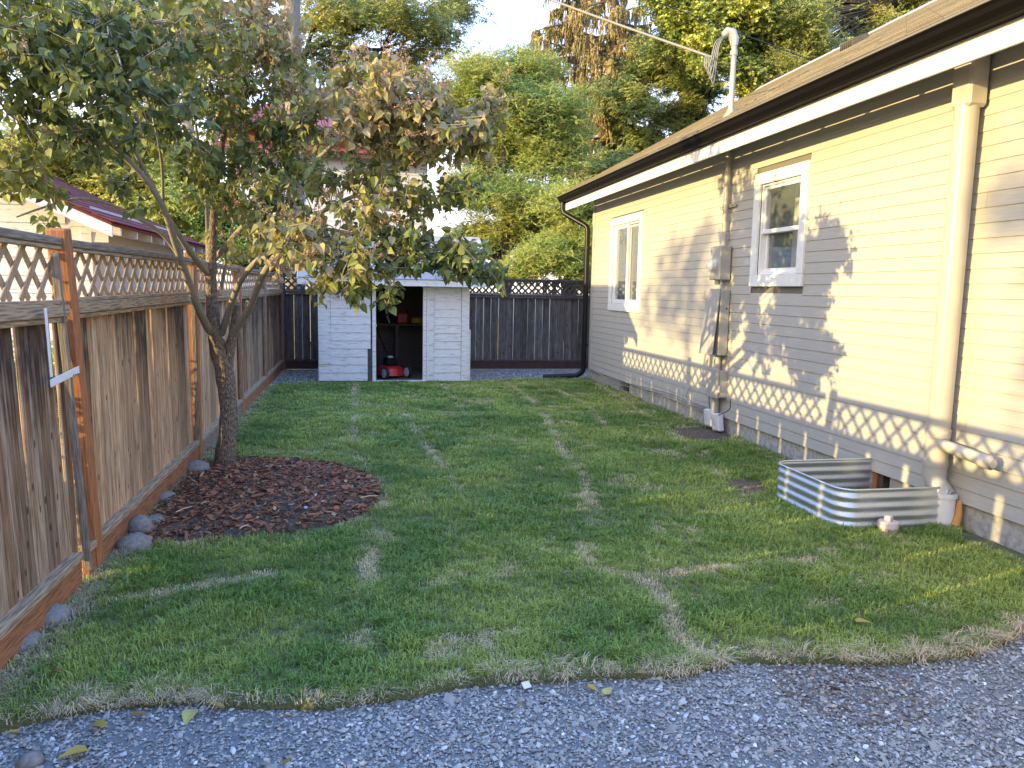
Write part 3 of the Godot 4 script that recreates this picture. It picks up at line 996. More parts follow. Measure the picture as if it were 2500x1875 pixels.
func prism(poly: Array, z0: float, z1: float) -> ArrayMesh:       # an (x, y) outline drawn out along z; convex pieces are fanned
	var mb := MB.new()
	var p2 := PackedVector2Array()
	for p in poly:
		p2.append(p)
	var ids := Geometry2D.triangulate_polygon(p2)
	for e in [[z0, -1.0], [z1, 1.0]]:
		for k in range(0, ids.size(), 3):
			var a := p2[ids[k]]
			var b := p2[ids[k + 1]]
			var c := p2[ids[k + 2]]
			mb.out([Vector3(a.x, a.y, e[0]), Vector3(b.x, b.y, e[0]), Vector3(c.x, c.y, e[0])], Vector3(a.x, a.y, e[0] - e[1]))
	var area := 0.0
	for k in p2.size():
		area += p2[k].cross(p2[(k + 1) % p2.size()])
	for k in p2.size():
		var a := p2[k]
		var b := p2[(k + 1) % p2.size()]
		var q := [Vector3(a.x, a.y, z1), Vector3(a.x, a.y, z0), Vector3(b.x, b.y, z0), Vector3(b.x, b.y, z1)]
		if area < 0.0:
			q.reverse()
		mb.poly(q)
	return mb.commit()

func lap_mesh(h: float, thick: float) -> ArrayMesh:    # one metre of lap siding: thin at the top, proud at the bottom; faces -x, runs along z
	var key := "lap%.4f,%.4f" % [h, thick]
	if not cache.has(key):
		var b := 0.002
		cache[key] = prism([Vector2(0, 0), Vector2(0, h + 0.015), Vector2(-0.003, h + 0.015), Vector2(-thick, b), Vector2(-thick + b, 0)], -0.5, 0.5)
	return cache[key]

func make_house() -> void:
	rng.seed = 71
	var H := thing("house", "single storey house with pale grey lap siding and brown shingle roof", "house", Vector3(0, 0, 0))
	var z0 := -13.0
	var z1 := 1.5
	var win := [[-7.40, -6.43, 1.63, 2.76], [-12.02, -10.60, 1.25, 2.70]]
	var hole := [[-7.29, -6.54, 1.745, 2.65], [-11.91, -10.71, 1.365, 2.59]]
	# wall core with real openings
	var strips := [[z0, hole[1][0]], [hole[1][1], hole[0][0]], [hole[0][1], z1]]
	for s in strips:
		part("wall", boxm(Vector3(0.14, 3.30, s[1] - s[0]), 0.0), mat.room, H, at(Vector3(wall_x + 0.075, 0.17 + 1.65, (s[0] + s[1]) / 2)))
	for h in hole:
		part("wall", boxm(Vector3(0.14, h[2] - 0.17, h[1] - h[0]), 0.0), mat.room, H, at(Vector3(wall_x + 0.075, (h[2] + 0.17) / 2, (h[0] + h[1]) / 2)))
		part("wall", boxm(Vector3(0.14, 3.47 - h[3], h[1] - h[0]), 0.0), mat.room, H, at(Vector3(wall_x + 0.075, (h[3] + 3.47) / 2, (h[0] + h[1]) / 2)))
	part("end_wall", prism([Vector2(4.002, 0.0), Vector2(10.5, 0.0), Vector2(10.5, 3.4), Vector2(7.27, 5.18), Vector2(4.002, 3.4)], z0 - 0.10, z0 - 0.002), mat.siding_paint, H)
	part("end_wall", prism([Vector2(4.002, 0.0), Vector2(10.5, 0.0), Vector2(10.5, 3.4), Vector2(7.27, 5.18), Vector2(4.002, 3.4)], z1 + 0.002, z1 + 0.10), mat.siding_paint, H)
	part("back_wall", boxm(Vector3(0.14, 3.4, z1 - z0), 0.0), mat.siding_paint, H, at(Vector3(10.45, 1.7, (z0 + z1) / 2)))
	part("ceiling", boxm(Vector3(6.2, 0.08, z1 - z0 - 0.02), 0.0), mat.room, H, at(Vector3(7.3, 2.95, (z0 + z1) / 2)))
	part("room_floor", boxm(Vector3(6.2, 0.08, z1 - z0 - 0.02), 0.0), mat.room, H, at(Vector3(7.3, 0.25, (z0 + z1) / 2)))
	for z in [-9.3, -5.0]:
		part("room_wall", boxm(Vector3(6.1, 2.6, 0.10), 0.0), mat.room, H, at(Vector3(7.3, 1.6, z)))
	# lap siding, board by board
	var lap := 0.0983
	var i := 0
	var y := 0.172
	while y < 3.36:
		var cuts := [z0 + 0.075]
		var nx: float = z0 + [1.3, 3.1, 2.2, 0.9, 2.7][i % 5]
		while nx < z1 - 0.4:
			cuts.append(nx)
			nx += 3.66
		cuts.append(z1)
		for k in cuts.size() - 1:
			var pieces := [[cuts[k], cuts[k + 1]]]
			for w in win:
				if y + lap > w[2] + 0.01 and y < w[3] - 0.01:
					var nextp := []
					for p in pieces:
						if p[0] < w[0]:
							nextp.append([p[0], minf(p[1], w[0] + 0.004)])
						if p[1] > w[1]:
							nextp.append([maxf(p[0], w[1] - 0.004), p[1]])
					pieces = nextp
			for p in pieces:
				var L: float = p[1] - p[0] - 0.0025
				if L > 0.02:
					part("siding_board", lap_mesh(lap, 0.011), mat.siding_paint, H, Transform3D(Basis.from_scale(Vector3(1, 1, L)), Vector3(wall_x, y + rf(-0.0008, 0.0008), (p[0] + p[1]) / 2)))
		y += lap
		i += 1
	part("corner_board", boxm(Vector3(0.024, 3.15, 0.085), 0.003), mat.siding_paint, H, at(Vector3(wall_x - 0.011, 0.172 + 1.57, z0 + 0.034)))
	part("corner_board", boxm(Vector3(0.085, 3.15, 0.024), 0.003), mat.siding_paint, H, at(Vector3(wall_x + 0.045, 0.172 + 1.57, z0 - 0.113)))
	# foundation: blocks at the far end, parged wall nearer
	var fz := z0
	var fk := 0
	while fz < z1:
		var L := 0.40 if fz < -10.4 else 1.9
		var gap := 0.006
		if absf(fz - -11.4) < 0.21:
			fz += L
			fk += 1
			continue
		if fz < -5.30 and fz + L > -5.30:
			L = -5.30 - fz
		elif fz >= -5.31 and fz < -4.42:
			L = 0.89
			part("foundation_panel", boxm(Vector3(0.06, 0.62, L - 0.20), 0.003), mat.box_grey, H, at(Vector3(wall_x + 0.05, -0.12, fz + L / 2 + 0.09)))
			part("window_stud", boxm(Vector3(0.07, 0.60, 0.05), 0.003), mat.kick_wood_y, H, at(Vector3(wall_x + 0.04, -0.12, fz + 0.03)))
			part("window_stud", boxm(Vector3(0.07, 0.60, 0.045), 0.003), mat.old_wood_y, H, at(Vector3(wall_x + 0.06, -0.12, fz + 0.085)))
			fz += L
			continue
		part("foundation_block", boxm(Vector3(0.16, 0.42, L - gap), 0.006), mat.concrete, H, at(Vector3(wall_x + 0.092 + 0.002 * (fk % 3), -0.042, fz + L / 2)))
		fz += L
		fk += 1
	part("foundation_vent", boxm(Vector3(0.05, 0.14, 0.38), 0.003), mat.old_wood_z, H, at(Vector3(wall_x + 0.10, 0.09, -11.4)))
	part("foundation_block", boxm(Vector3(0.14, 0.14, 0.40), 0.006), mat.concrete, H, at(Vector3(wall_x + 0.095, -0.06, -11.4)))
	# eave: rafter tails, fascia with a slot above it, gutter
	var zz := z0 - 0.50
	while zz < z1:
		part("rafter_tail", prism([Vector2(3.622, 3.05), Vector2(3.99, 3.20), Vector2(3.99, 3.44), Vector2(3.622, 3.235)], zz - 0.02, zz + 0.02), mat.beige_paint, H)
		zz += 0.61
	part("sub_fascia", boxm(Vector3(0.022, 0.145, 15.05), 0.002), mat.beige_paint, H, at(Vector3(3.612, 3.163, -6.03)))
	for s in [[-13.55, -9.9], [-9.897, -3.90], [-3.897, 1.5]]:
		part("fascia", boxm(Vector3(0.024, 0.118, s[1] - s[0]), 0.003), mat.white_trim, H, at(Vector3(3.60, 3.022, (s[0] + s[1]) / 2)))
	var gp := [Vector2(3.598, 3.106), Vector2(3.598, 3.222), Vector2(3.478, 3.222), Vector2(3.474, 3.205), Vector2(3.486, 3.190), Vector2(3.494, 3.160), Vector2(3.520, 3.128), Vector2(3.528, 3.106)]
	part("gutter", prism(gp, -13.62, 1.5), mat.gutter, H)
	part("gutter_lip", prism([Vector2(3.479, 3.2235), Vector2(3.466, 3.2235), Vector2(3.466, 3.209), Vector2(3.472, 3.207)], -13.622, 1.5), mat.gutter_lip, H)
	part("drip_edge", prism([Vector2(3.597, 3.2245), Vector2(3.53, 3.2245), Vector2(3.53, 3.2345), Vector2(3.597, 3.27)], -13.6, 1.5), mat.gutter_lip, H)
	# roof
	var e0 := Vector2(3.535, 3.245)
	var e1 := Vector2(7.27, 5.315)
	var up2 := (e1 - e0).normalized()
	var nrm := Vector2(-up2.y, up2.x)
	var slope := (e1 - e0).length()
	var roof := part("roof", prism([e0, e1, e1 + Vector2(3.74, -2.07), e1 + Vector2(3.74, -2.12), e1 - Vector2(0, 0.05), e0 - Vector2(0, 0.012)], -13.58, 1.5), mat.shingle0, H)
	var along := Vector3(up2.x, up2.y, 0)
	var nn := Vector3(nrm.x, nrm.y, 0)
	var B := Basis(Vector3(0, 0, 1), nn, Vector3(0, 0, 1).cross(nn))
	if B.z.dot(along) > 0.0:
		B = Basis(Vector3(0, 0, -1), nn, -B.z)
	var list := []
	var course := 0
	var d := 0.0
	while d < slope - 0.05:
		var z := -13.58 + (0.165 if course % 2 else 0.0)
		if course % 2:
			list.append([d, -13.58 + 0.0825, 0.5, course])
		while z < 1.4:
			list.append([d, z + 0.165, 1.0, course])
			z += 0.33
		d += 0.142
		course += 1
	var scored := []
	for s in list:
		var p: Vector3 = Vector3(e0.x, e0.y, 0) + along * s[0] + Vector3(0, 0, s[1])
		var seen_v: Vector3 = cam_basis.inverse() * (p - EYE)
		var inside: bool = seen_v.z < -0.5 and absf(seen_v.x / -seen_v.z) < 0.68 and absf(seen_v.y / -seen_v.z) < 0.51
		scored.append([p.distance_to(EYE) + (0.0 if inside else 100.0), p, s[2]])
	scored.sort_custom(func(a, b): return a[0] < b[0])
	var rest := MB.new()
	for k in scored.size():
		var p: Vector3 = scored[k][1]
		var wid: float = 0.33 * scored[k][2] - 0.007
		var lift := rf(0.0, 0.0025)
		var xf := Transform3D(B.rotated(Vector3(0, 0, 1), -0.055 if B.x.z > 0 else -0.055), p + along * 0.085 + nn * (0.010 + lift) + Vector3(0, 0, rf(-0.002, 0.002)))
		if k < 300:
			part("shingle", boxm(Vector3(wid, 0.010, 0.172), 0.002), mat["shingle%d" % rng.randi_range(0, 3)], roof, xf)
		else:
			rest.box(Vector3(wid, 0.010, 0.172), 0.0, xf)
	var rs := part("shingles", rest.commit(), mat.shingle1, roof)
	rs.set_meta("kind", "stuff")
	zz = -13.6
	var ck := 0
	while zz < 1.4:
		part("ridge_cap", prism([Vector2(7.27 - 0.15, 5.315 - 0.072), Vector2(7.27, 5.348 + 0.012), Vector2(7.27 + 0.15, 5.315 - 0.072), Vector2(7.27, 5.335)], zz, zz + 0.315 + 0.01), mat.shed_shingle1, roof, at(Vector3(0, 0.002 * (ck % 2), 0)))
		zz += 0.32
		ck += 1
	# low box vent on the roof
	var vp := on_x(2085, 128, 6.05)
	vp.y = e0.y + (vp.x - e0.x) * up2.y / up2.x
	var vent := part("roof_vent", prism([Vector2(-0.11, -0.07), Vector2(-0.12, 0.04), Vector2(0.09, 0.12), Vector2(0.13, 0.065)], -0.12, 0.12), mat.shingle0, H, at(vp + Vector3(0, 0.01, 0)))
	for k in 6:
		part("louvre", boxm(Vector3(0.012, 0.085, 0.010), 0.001), mat.gutter, vent, at(Vector3(-0.118, -0.012, -0.10 + 0.04 * k)))
	# windows
	double_hung(H, win[0], hole[0])
	slider(H, win[1], hole[1])
	# curtain panel seen in the near window
	part("curtain", boxm(Vector3(0.02, 1.0, 0.16), 0.004), mat.curtain, H, at(Vector3(wall_x + 0.36, 2.2, -7.18)))

func casing(root: Node3D, o: Array, h: Array) -> MeshInstance3D:
	var x := wall_x - 0.018
	var t := 0.030
	var zc: float = (o[0] + o[1]) / 2
	var top := part("window_frame", boxm(Vector3(t, o[3] - h[3], o[1] - o[0]), 0.003), mat.white_trim, root, at(Vector3(x, (o[3] + h[3]) / 2, zc)))
	var base := top.transform.affine_inverse()
	part("sill_trim", boxm(Vector3(t, h[2] - o[2], o[1] - o[0]), 0.003), mat.white_trim, top, base * at(Vector3(x, (o[2] + h[2]) / 2, zc)))
	for e in [[o[0], h[0]], [h[1], o[1]]]:
		part("side_trim", boxm(Vector3(t - 0.002, h[3] - h[2] - 0.003, e[1] - e[0]), 0.003), mat.white_trim, top, base * at(Vector3(x + 0.001, (h[2] + h[3]) / 2, (e[0] + e[1]) / 2)))
	return top

func ring(root: Node3D, base: Transform3D, called: String, z0: float, z1: float, y0: float, y1: float, x: float, w: float, t: float, m: Material) -> void:
	part(called, boxm(Vector3(t, w, z1 - z0), 0.003), m, root, base * at(Vector3(x, y0 + w / 2, (z0 + z1) / 2)))
	part(called, boxm(Vector3(t, w, z1 - z0), 0.003), m, root, base * at(Vector3(x, y1 - w / 2, (z0 + z1) / 2)))
	for z in [z0 + w / 2, z1 - w / 2]:
		part(called, boxm(Vector3(t - 0.001, y1 - y0 - 2 * w - 0.001, w), 0.003), m, root, base * at(Vector3(x, (y0 + y1) / 2, z)))

func pane(root: Node3D, base: Transform3D, z0: float, z1: float, y0: float, y1: float, x: float) -> void:
	part("pane", boxm(Vector3(0.004, y1 - y0, z1 - z0), 0.0), mat.glass, root, base * at(Vector3(x, (y0 + y1) / 2, (z0 + z1) / 2)))

func double_hung(root: Node3D, o: Array, h: Array) -> void:
	var w := casing(root, o, h)
	w.set_meta("label", "white double hung window")
	var b := w.transform.affine_inverse()
	ring(w, b, "jamb", h[0] + 0.002, h[1] - 0.002, h[2] + 0.002, h[3] - 0.002, wall_x + 0.045, 0.022, 0.09, mat.vinyl)
	var mid: float = (h[2] + h[3]) / 2 - 0.01
	ring(w, b, "upper_sash", h[0] + 0.026, h[1] - 0.026, mid - 0.03, h[3] - 0.026, wall_x + 0.030, 0.030, 0.028, mat.vinyl)
	ring(w, b, "lower_sash", h[0] + 0.026, h[1] - 0.026, h[2] + 0.026, mid + 0.012, wall_x + 0.066, 0.042, 0.028, mat.vinyl)
	part("meeting_rail", boxm(Vector3(0.034, 0.042, h[1] - h[0] - 0.05), 0.004), mat.vinyl, w, b * at(Vector3(wall_x + 0.022, mid - 0.01, (h[0] + h[1]) / 2)))
	pane(w, b, h[0] + 0.058, h[1] - 0.058, mid + 0.002, h[3] - 0.058, wall_x + 0.032)
	pane(w, b, h[0] + 0.07, h[1] - 0.07, h[2] + 0.07, mid - 0.032, wall_x + 0.068)

func slider(root: Node3D, o: Array, h: Array) -> void:
	var w := casing(root, o, h)
	w.set_meta("label", "white sliding window")
	var b := w.transform.affine_inverse()
	ring(w, b, "jamb", h[0] + 0.002, h[1] - 0.002, h[2] + 0.002, h[3] - 0.002, wall_x + 0.045, 0.024, 0.09, mat.vinyl)
	var mid: float = (h[0] + h[1]) / 2
	ring(w, b, "sash", h[0] + 0.028, mid + 0.02, h[2] + 0.028, h[3] - 0.028, wall_x + 0.030, 0.036, 0.028, mat.vinyl)
	ring(w, b, "sash", mid - 0.02, h[1] - 0.028, h[2] + 0.028, h[3] - 0.028, wall_x + 0.064, 0.036, 0.028, mat.vinyl)
	pane(w, b, h[0] + 0.066, mid - 0.018, h[2] + 0.066, h[3] - 0.066, wall_x + 0.032)
	pane(w, b, mid + 0.018, h[1] - 0.066, h[2] + 0.066, h[3] - 0.066, wall_x + 0.066)

func make_house_fittings() -> void:
	# black downspout at the far corner
	var ds := thing("downspout", "black metal downspout at the far corner of the grey house", "downspout", Vector3(3.9, 0, -13.02))
	var o := ds.position
	var p := [Vector3(3.545, 3.10, -13.45), Vector3(3.545, 2.93, -13.45), Vector3(3.90, 2.66, -13.05), Vector3(3.90, 0.14, -13.05), Vector3(3.80, 0.05, -13.08), Vector3(3.22, 0.005, -13.28)]
	var q := []
	for k in p:
		q.append(k - o)
	part("pipe", tubem(bent(q, 0.08), 0.046, 10), mat.black_metal, ds)
	for y in [2.3, 0.6]:
		part("strap", boxm(Vector3(0.07, 0.03, 0.10), 0.003), mat.black_metal, ds, at(Vector3(3.925, y, -13.05) - o))
	# tall beige vent pipe near the window well
	var z := -4.51
	var vp := thing("vent_pipe", "tall beige round pipe on the house wall behind the window well", "pipe", Vector3(3.895, 0, z))
	part("sleeve", boxm(Vector3(0.15, 0.50, 0.17), 0.02), mat.pipe_paint, vp, at(Vector3(0.01, 3.03, 0)))
	var mb := MB.new()
	mb.lathe([Vector2(0.001, 2.80), Vector2(0.074, 2.80)], 28)
	mb.lathe([Vector2(0.074, 0.36), Vector2(0.074, 2.80)], 28)
	var sm := MB.new()
	sm.tube([Vector3(0, 0.36, 0), Vector3(0, 1.5, 0), Vector3(0, 2.80, 0)], [0.074, 0.074, 0.074], 28)
	part("pipe", sm.commit(), mat.pipe_paint, vp)
	for yy in [[0.60, 0.66], [0.40, 0.44]]:
		var cm := MB.new()
		cm.tube([Vector3(0, yy[0], 0), Vector3(0, yy[1], 0)], [0.080, 0.080], 28)
		part("coupling", cm.commit(), mat.pipe_paint, vp)
	part("branch_pipe", tubem([Vector3(-0.01, 0.56, 0.04), Vector3(-0.005, 0.545, 0.22), Vector3(0.0, 0.525, 0.42)], 0.040, 18), mat.pipe_paint, vp)
	part("branch_cap", tubem([Vector3(0.0, 0.527, 0.40), Vector3(0.0, 0.522, 0.47), Vector3(0.0, 0.521, 0.485)], [0.045, 0.045, 0.028], 18), mat.pipe_paint, vp)
	part("elbow", tubem(bent([Vector3(0, 0.40, 0), Vector3(0.0, 0.29, 0.0), Vector3(0.03, 0.20, 0.09)], 0.12), [0.076, 0.076, 0.074, 0.072, 0.071, 0.070, 0.070, 0.066], 22), mat.pipe_paint, vp)
	part("ground_pipe", tubem([Vector3(0.03, 0.22, 0.09), Vector3(0.03, 0.09, 0.095), Vector3(0.03, -0.05, 0.10)], 0.060, 22), mat.white_plastic, vp)
	var rim := MB.new()
	rim.tube([Vector3(0.03, 0.195, 0.09), Vector3(0.03, 0.225, 0.088)], [0.069, 0.069], 22)
	part("pipe_rim", rim.commit(), mat.white_plastic, vp)
	var fm := MB.new()
	fm.tube([Vector3(0.075, 0.19, 0.02), Vector3(0.06, 0.13, 0.01), Vector3(0.03, 0.07, 0.0), Vector3(0.05, 0.0, 0.0)], [0.02, 0.035, 0.048, 0.03], 10, Color.WHITE, 0.25)
	fm.tube([Vector3(0.085, 0.19, 0.15), Vector3(0.075, 0.10, 0.165), Vector3(0.05, 0.02, 0.17)], [0.018, 0.022, 0.03], 10, Color.WHITE, 0.25)
	part("spray_foam", fm.commit(), mat.foam, vp)
	part("mounting_strip", boxm(Vector3(0.03, 0.36, 0.03), 0.003), mat.galvanised, vp, at(Vector3(-0.02, 0.14, -0.02)))
	# electrical service: mast, weatherhead, meter, panel
	var mz := -7.94
	var em := thing("service_mast", "beige conduit mast with weatherhead rising through the roof", "mast", Vector3(3.935, 2.06, mz))
	part("conduit", tubem([Vector3(0, 0, 0), Vector3(0, 1.0, 0), Vector3(0, 2.15, 0)], 0.030, 16), mat.pipe_paint, em)
	part("roof_boot", tubem([Vector3(0, 1.36, 0), Vector3(0, 1.43, 0), Vector3(0, 1.46, 0)], [0.10, 0.05, 0.042], 16), mat.beige_paint, em)
	part("collar", tubem([Vector3(0, 2.02, 0), Vector3(0, 2.07, 0)], 0.04, 16), mat.pipe_paint, em)
	var wh := MB.new()
	wh.tube([Vector3(0, 2.12, 0), Vector3(-0.005, 2.19, 0.0), Vector3(-0.03, 2.25, -0.01), Vector3(-0.08, 2.26, -0.02), Vector3(-0.12, 2.225, -0.03)], [0.036, 0.052, 0.056, 0.050, 0.032], 14)
	part("weatherhead", wh.commit(), mat.pipe_paint, em)
	for k in 4:
		var dz := 0.03 * k - 0.05
		part("drip_loop", tubem(curve([Vector3(-0.10, 2.21, dz), Vector3(-0.13 - 0.04 * k, 2.12, dz * 2.0), Vector3(-0.15 - 0.05 * k, 1.86 + 0.02 * k, dz * 2.2), Vector3(-0.17 - 0.055 * k, 1.74 + 0.03 * k, dz * 2.2), Vector3(-0.20 - 0.055 * k, 1.82 + 0.02 * k, dz * 2.0), Vector3(-0.25 - 0.03 * k, 2.0, dz)], 5), 0.0065, 6), mat.cable_grey, em)
	for y in [[1.04, 0.42], [0.44, 0.36]]:
		var br := part("strap_bracket", boxm(Vector3(0.018, 0.034, y[1]), 0.003), mat.pipe_paint, em, at(Vector3(0.035, y[0], -0.02)))
		for k in 8:
			part("slot", boxm(Vector3(0.004, 0.012, 0.018), 0.001), mat.hole, br, at(Vector3(-0.009, 0, -y[1] * 0.43 + y[1] * 0.123 * k)))
	var meter := thing("electric_meter", "grey electric meter box with round glass meter on the house wall", "electric meter", Vector3(3.915, 1.70, mz - 0.02))
	part("box", boxm(Vector3(0.13, 0.37, 0.25), 0.008), mat.box_grey, meter, at(Vector3(0, 0.185, 0)))
	var md := MB.new()
	md.lathe([Vector2(0.001, 0.085), Vector2(0.06, 0.08), Vector2(0.074, 0.06), Vector2(0.078, 0.02), Vector2(0.085, 0.018), Vector2(0.085, 0.0)], 22, Transform3D(Basis(Vector3.BACK, PI / 2), Vector3(-0.064, 0.16, -0.01)))
	part("meter_glass", md.commit(), mat.meter_glass, meter)
	var mi := MB.new()
	mi.lathe([Vector2(0.001, 0.05), Vector2(0.055, 0.05), Vector2(0.06, 0.0)], 22, Transform3D(Basis(Vector3.BACK, PI / 2), Vector3(-0.066, 0.16, -0.01)))
	part("meter_dial", mi.commit(), mat.white_plastic, meter)
	var cl := tubem([Vector3(-0.02, -0.05, -0.01), Vector3(-0.02, 0.01, -0.01)], 0.03, 14)
	part("nipple", cl, mat.box_grey, meter)
	var panel := thing("breaker_panel", "tall grey breaker panel with its cover hanging loose below the meter", "electrical panel", Vector3(3.92, 0.87, mz - 0.03))
	part("box", boxm(Vector3(0.11, 0.72, 0.29), 0.006), mat.box_grey, panel, at(Vector3(0.01, 0.36, 0.0)))
	part("cover", boxm(Vector3(0.020, 0.74, 0.31), 0.006), mat.box_grey, panel, at(Vector3(-0.085, 0.365, -0.012), Vector3(0.0, 0.0, -0.085)))
	part("knockout", boxm(Vector3(0.012, 0.018, 0.018), 0.004), mat.hole, panel, at(Vector3(0.03, 0.52, 0.143)))
	part("lower_conduit", tubem([Vector3(0.03, -0.2, 0.01), Vector3(0.03, 0.01, 0.01)], 0.032, 14), mat.box_grey, panel)
	part("flex_conduit", tubem(curve([Vector3(-0.01, 0.01, -0.10), Vector3(0.0, -0.12, -0.15), Vector3(0.02, -0.4, -0.16), Vector3(0.02, -0.66, -0.15)], 5), 0.014, 8), mat.box_grey, panel)
	var jb := thing("junction_box", "square grey junction box with a hasp below the breaker panel", "junction box", Vector3(3.92, 0.40, mz + 0.03))
	part("box", boxm(Vector3(0.11, 0.30, 0.24), 0.008), mat.box_grey, jb, at(Vector3(0.02, 0.15, 0)))
	part("lid", boxm(Vector3(0.03, 0.33, 0.26), 0.008), mat.box_grey, jb, at(Vector3(-0.05, 0.155, 0)))
	part("hasp", boxm(Vector3(0.02, 0.07, 0.03), 0.004), mat.white_plastic, jb, at(Vector3(-0.04, 0.10, 0.135)))
	part("pipe_stub", tubem([Vector3(0.02, -0.20, -0.05), Vector3(0.02, 0.0, -0.05)], 0.045, 14), mat.box_grey, jb)
	var sw := thing("outlet_cover", "small pair of beige covers on the siding left of the meter", "outlet cover", Vector3(3.965, 1.53, -8.42))
	for k in 2:
		part("cover", boxm(Vector3(0.045, 0.10, 0.055), 0.006), mat.beige_paint, sw, at(Vector3(0, 0, 0.075 * k)))
	for k in 2:
		var tb := thing("telephone_box", ["white plastic phone box hanging tilted above the bare soil", "white plastic cable box on the foundation beside the tilted one"][k], "phone box", Vector3(3.93, 0.07 - 0.02 * k, -8.03 + 0.20 * k))
		tb.rotation = Vector3(-0.12 - 0.04 * k, 0, 0.06)
		part("case", boxm(Vector3(0.07, 0.20, 0.15), 0.01), mat.white_plastic, tb, at(Vector3(0, 0.07, 0)))
		part("lid", boxm(Vector3(0.012, 0.17, 0.12), 0.004), mat.white_plastic, tb, at(Vector3(-0.04, 0.075, 0)))
		for r in 4:
			part("print", boxm(Vector3(0.002, 0.006, 0.045 - 0.008 * (r % 2)), 0.0), mat.cable_grey, tb, at(Vector3(-0.0465, 0.11 - 0.022 * r, -0.02 + 0.004 * r)))
	# loose wires along the foot of the siding
	var w1 := thing("wall_cable", "thin grey cables sagging along the bottom siding boards", "cable", Vector3(3.97, 0.25, -10.5))
	for k in 3:
		var pts := []
		for e in [[1442, 905 - 4 * k], [1490, 925 + 2 * k], [1560, 942 + 5 * k], [1640, 962 + 6 * k], [1690, 985 + 5 * k], [1745, 1002 + 4 * k]]:
			pts.append(on_x(e[0], e[1], 3.972 - 0.004 * k) - w1.position)
		part("wire", tubem(curve(pts, 4), 0.0045, 5), [mat.cable_grey, mat.cable_grey, mat.pipe_paint][k], w1)
	var w2 := thing("phone_wire", "grey wire looping up the siding left of the junction box", "cable", Vector3(3.97, 0.5, -9.0))
	var pts2 := []
	for e in [[1686, 888], [1685, 940], [1677, 962], [1680, 975], [1720, 992], [1760, 1000]]:
		pts2.append(on_x(e[0], e[1], 3.972) - w2.position)
	part("wire", tubem(curve(pts2, 4), 0.004, 5), mat.cable_grey, w2)
	var w3 := thing("ground_wire", "dark wire dropping from the junction box to the bare soil", "cable", Vector3(3.9, 0.3, -7.9))
	var pts3 := []
	for e in [[1783, 975], [1780, 1000], [1750, 1015], [1728, 1025], [1726, 1045], [1719, 1062]]:
		pts3.append(on_x(e[0], e[1], 3.90) - w3.position)
	part("wire", tubem(curve(pts3, 5), 0.005, 6), mat.cable_dark, w3)
	# window well
	var ww := thing("window_well", "corrugated galvanised steel window well against the house foundation", "window well", Vector3(3.56, 0, -4.86))
	var path := []
	var xa := 3.13
	var za := -5.30
	var zb := -4.42
	var r := 0.13
	path.append(Vector2(3.985, za))
	for k in 9:
		var an := -PI / 2 - PI / 2 * k / 8.0
		path.append(Vector2(xa + r + cos(an) * r, za + r + sin(an) * r))
	for k in 9:
		var an := PI - PI / 2 * k / 8.0
		path.append(Vector2(xa + r + cos(an) * r, zb - r + sin(an) * r))
	path.append(Vector2(3.90, zb))
	var dirs := []
	for k in path.size():
		var a: Vector2 = path[max(k - 1, 0)]
		var b: Vector2 = path[min(k + 1, path.size() - 1)]
		var t := (b - a).normalized()
		dirs.append(Vector2(-t.y, t.x))
	var wm := MB.new()
	var rows := 64
	var y0 := -0.22
	var y1 := 0.268
	for side in [1.0, -1.0]:
		var ids := []
		for j in rows + 1:
			var yv := lerpf(y0, y1, float(j) / rows)
			var ph := yv * TAU / 0.066
			var off := 0.0070 * sin(ph)
			var dn := 0.0070 * TAU / 0.066 * cos(ph)
			var rowi := []
			for k in path.size():
				var d: Vector2 = dirs[k]
				var pp: Vector2 = path[k] - Vector2(ww.position.x, ww.position.z) + d * (off + 0.0012 * side)
				var nv: Vector3 = Vector3(d.x, -dn, d.y).normalized() * side
				rowi.append(wm.vert(Vector3(pp.x, yv, pp.y), nv, Color.WHITE))
			ids.append(rowi)
		for j in rows:
			for k in path.size() - 1:
				if side > 0.0:
					wm.tri_i(ids[j][k], ids[j][k + 1], ids[j + 1][k + 1])
					wm.tri_i(ids[j][k], ids[j + 1][k + 1], ids[j + 1][k])
				else:
					wm.tri_i(ids[j][k], ids[j + 1][k + 1], ids[j][k + 1])
					wm.tri_i(ids[j][k], ids[j + 1][k], ids[j + 1][k + 1])
	part("corrugated_wall", wm.commit(), mat.galvanised, ww)
	var lip := []
	for k in path.size():
		lip.append(Vector3(path[k].x - ww.position.x, 0.268, path[k].y - ww.position.z))
	part("rolled_rim", tubem(lip, 0.008, 8), mat.galvanised, ww)
	part("flange", boxm(Vector3(0.03, 0.42, 0.07), 0.002), mat.galvanised, ww, at(Vector3(0.345, 0.06, zb + 4.86 + 0.012)))
	var co := thing("cleanout_cap", "round pinkish plastic cleanout cap in the grass before the window well", "cleanout cap", Vector3(3.42, 0.0, -4.33))
	var cc := MB.new()
	cc.lathe([Vector2(0.001, 0.082), Vector2(0.058, 0.080), Vector2(0.064, 0.074), Vector2(0.066, 0.038), Vector2(0.058, 0.034), Vector2(0.058, -0.04)], 20)
	part("cap", cc.commit(), mat.pink_plastic, co)
	part("square_lug", boxm(Vector3(0.045, 0.035, 0.045), 0.005), mat.pink_plastic, co, at(Vector3(0, 0.098, 0), Vector3(0, 0.5, 0)))

func wire(called: String, label: String, a: Vector3, b: Vector3, sag: float, r: float, m: Material) -> void:
	var pts := []
	for k in 17:
		var t := k / 16.0
		pts.append(a.lerp(b, t) - Vector3(0, 4.0 * sag * t * (1.0 - t), 0))
	var o := part(called, tubem(pts, r, 6), m, self)
	tag(o, label, "power line")

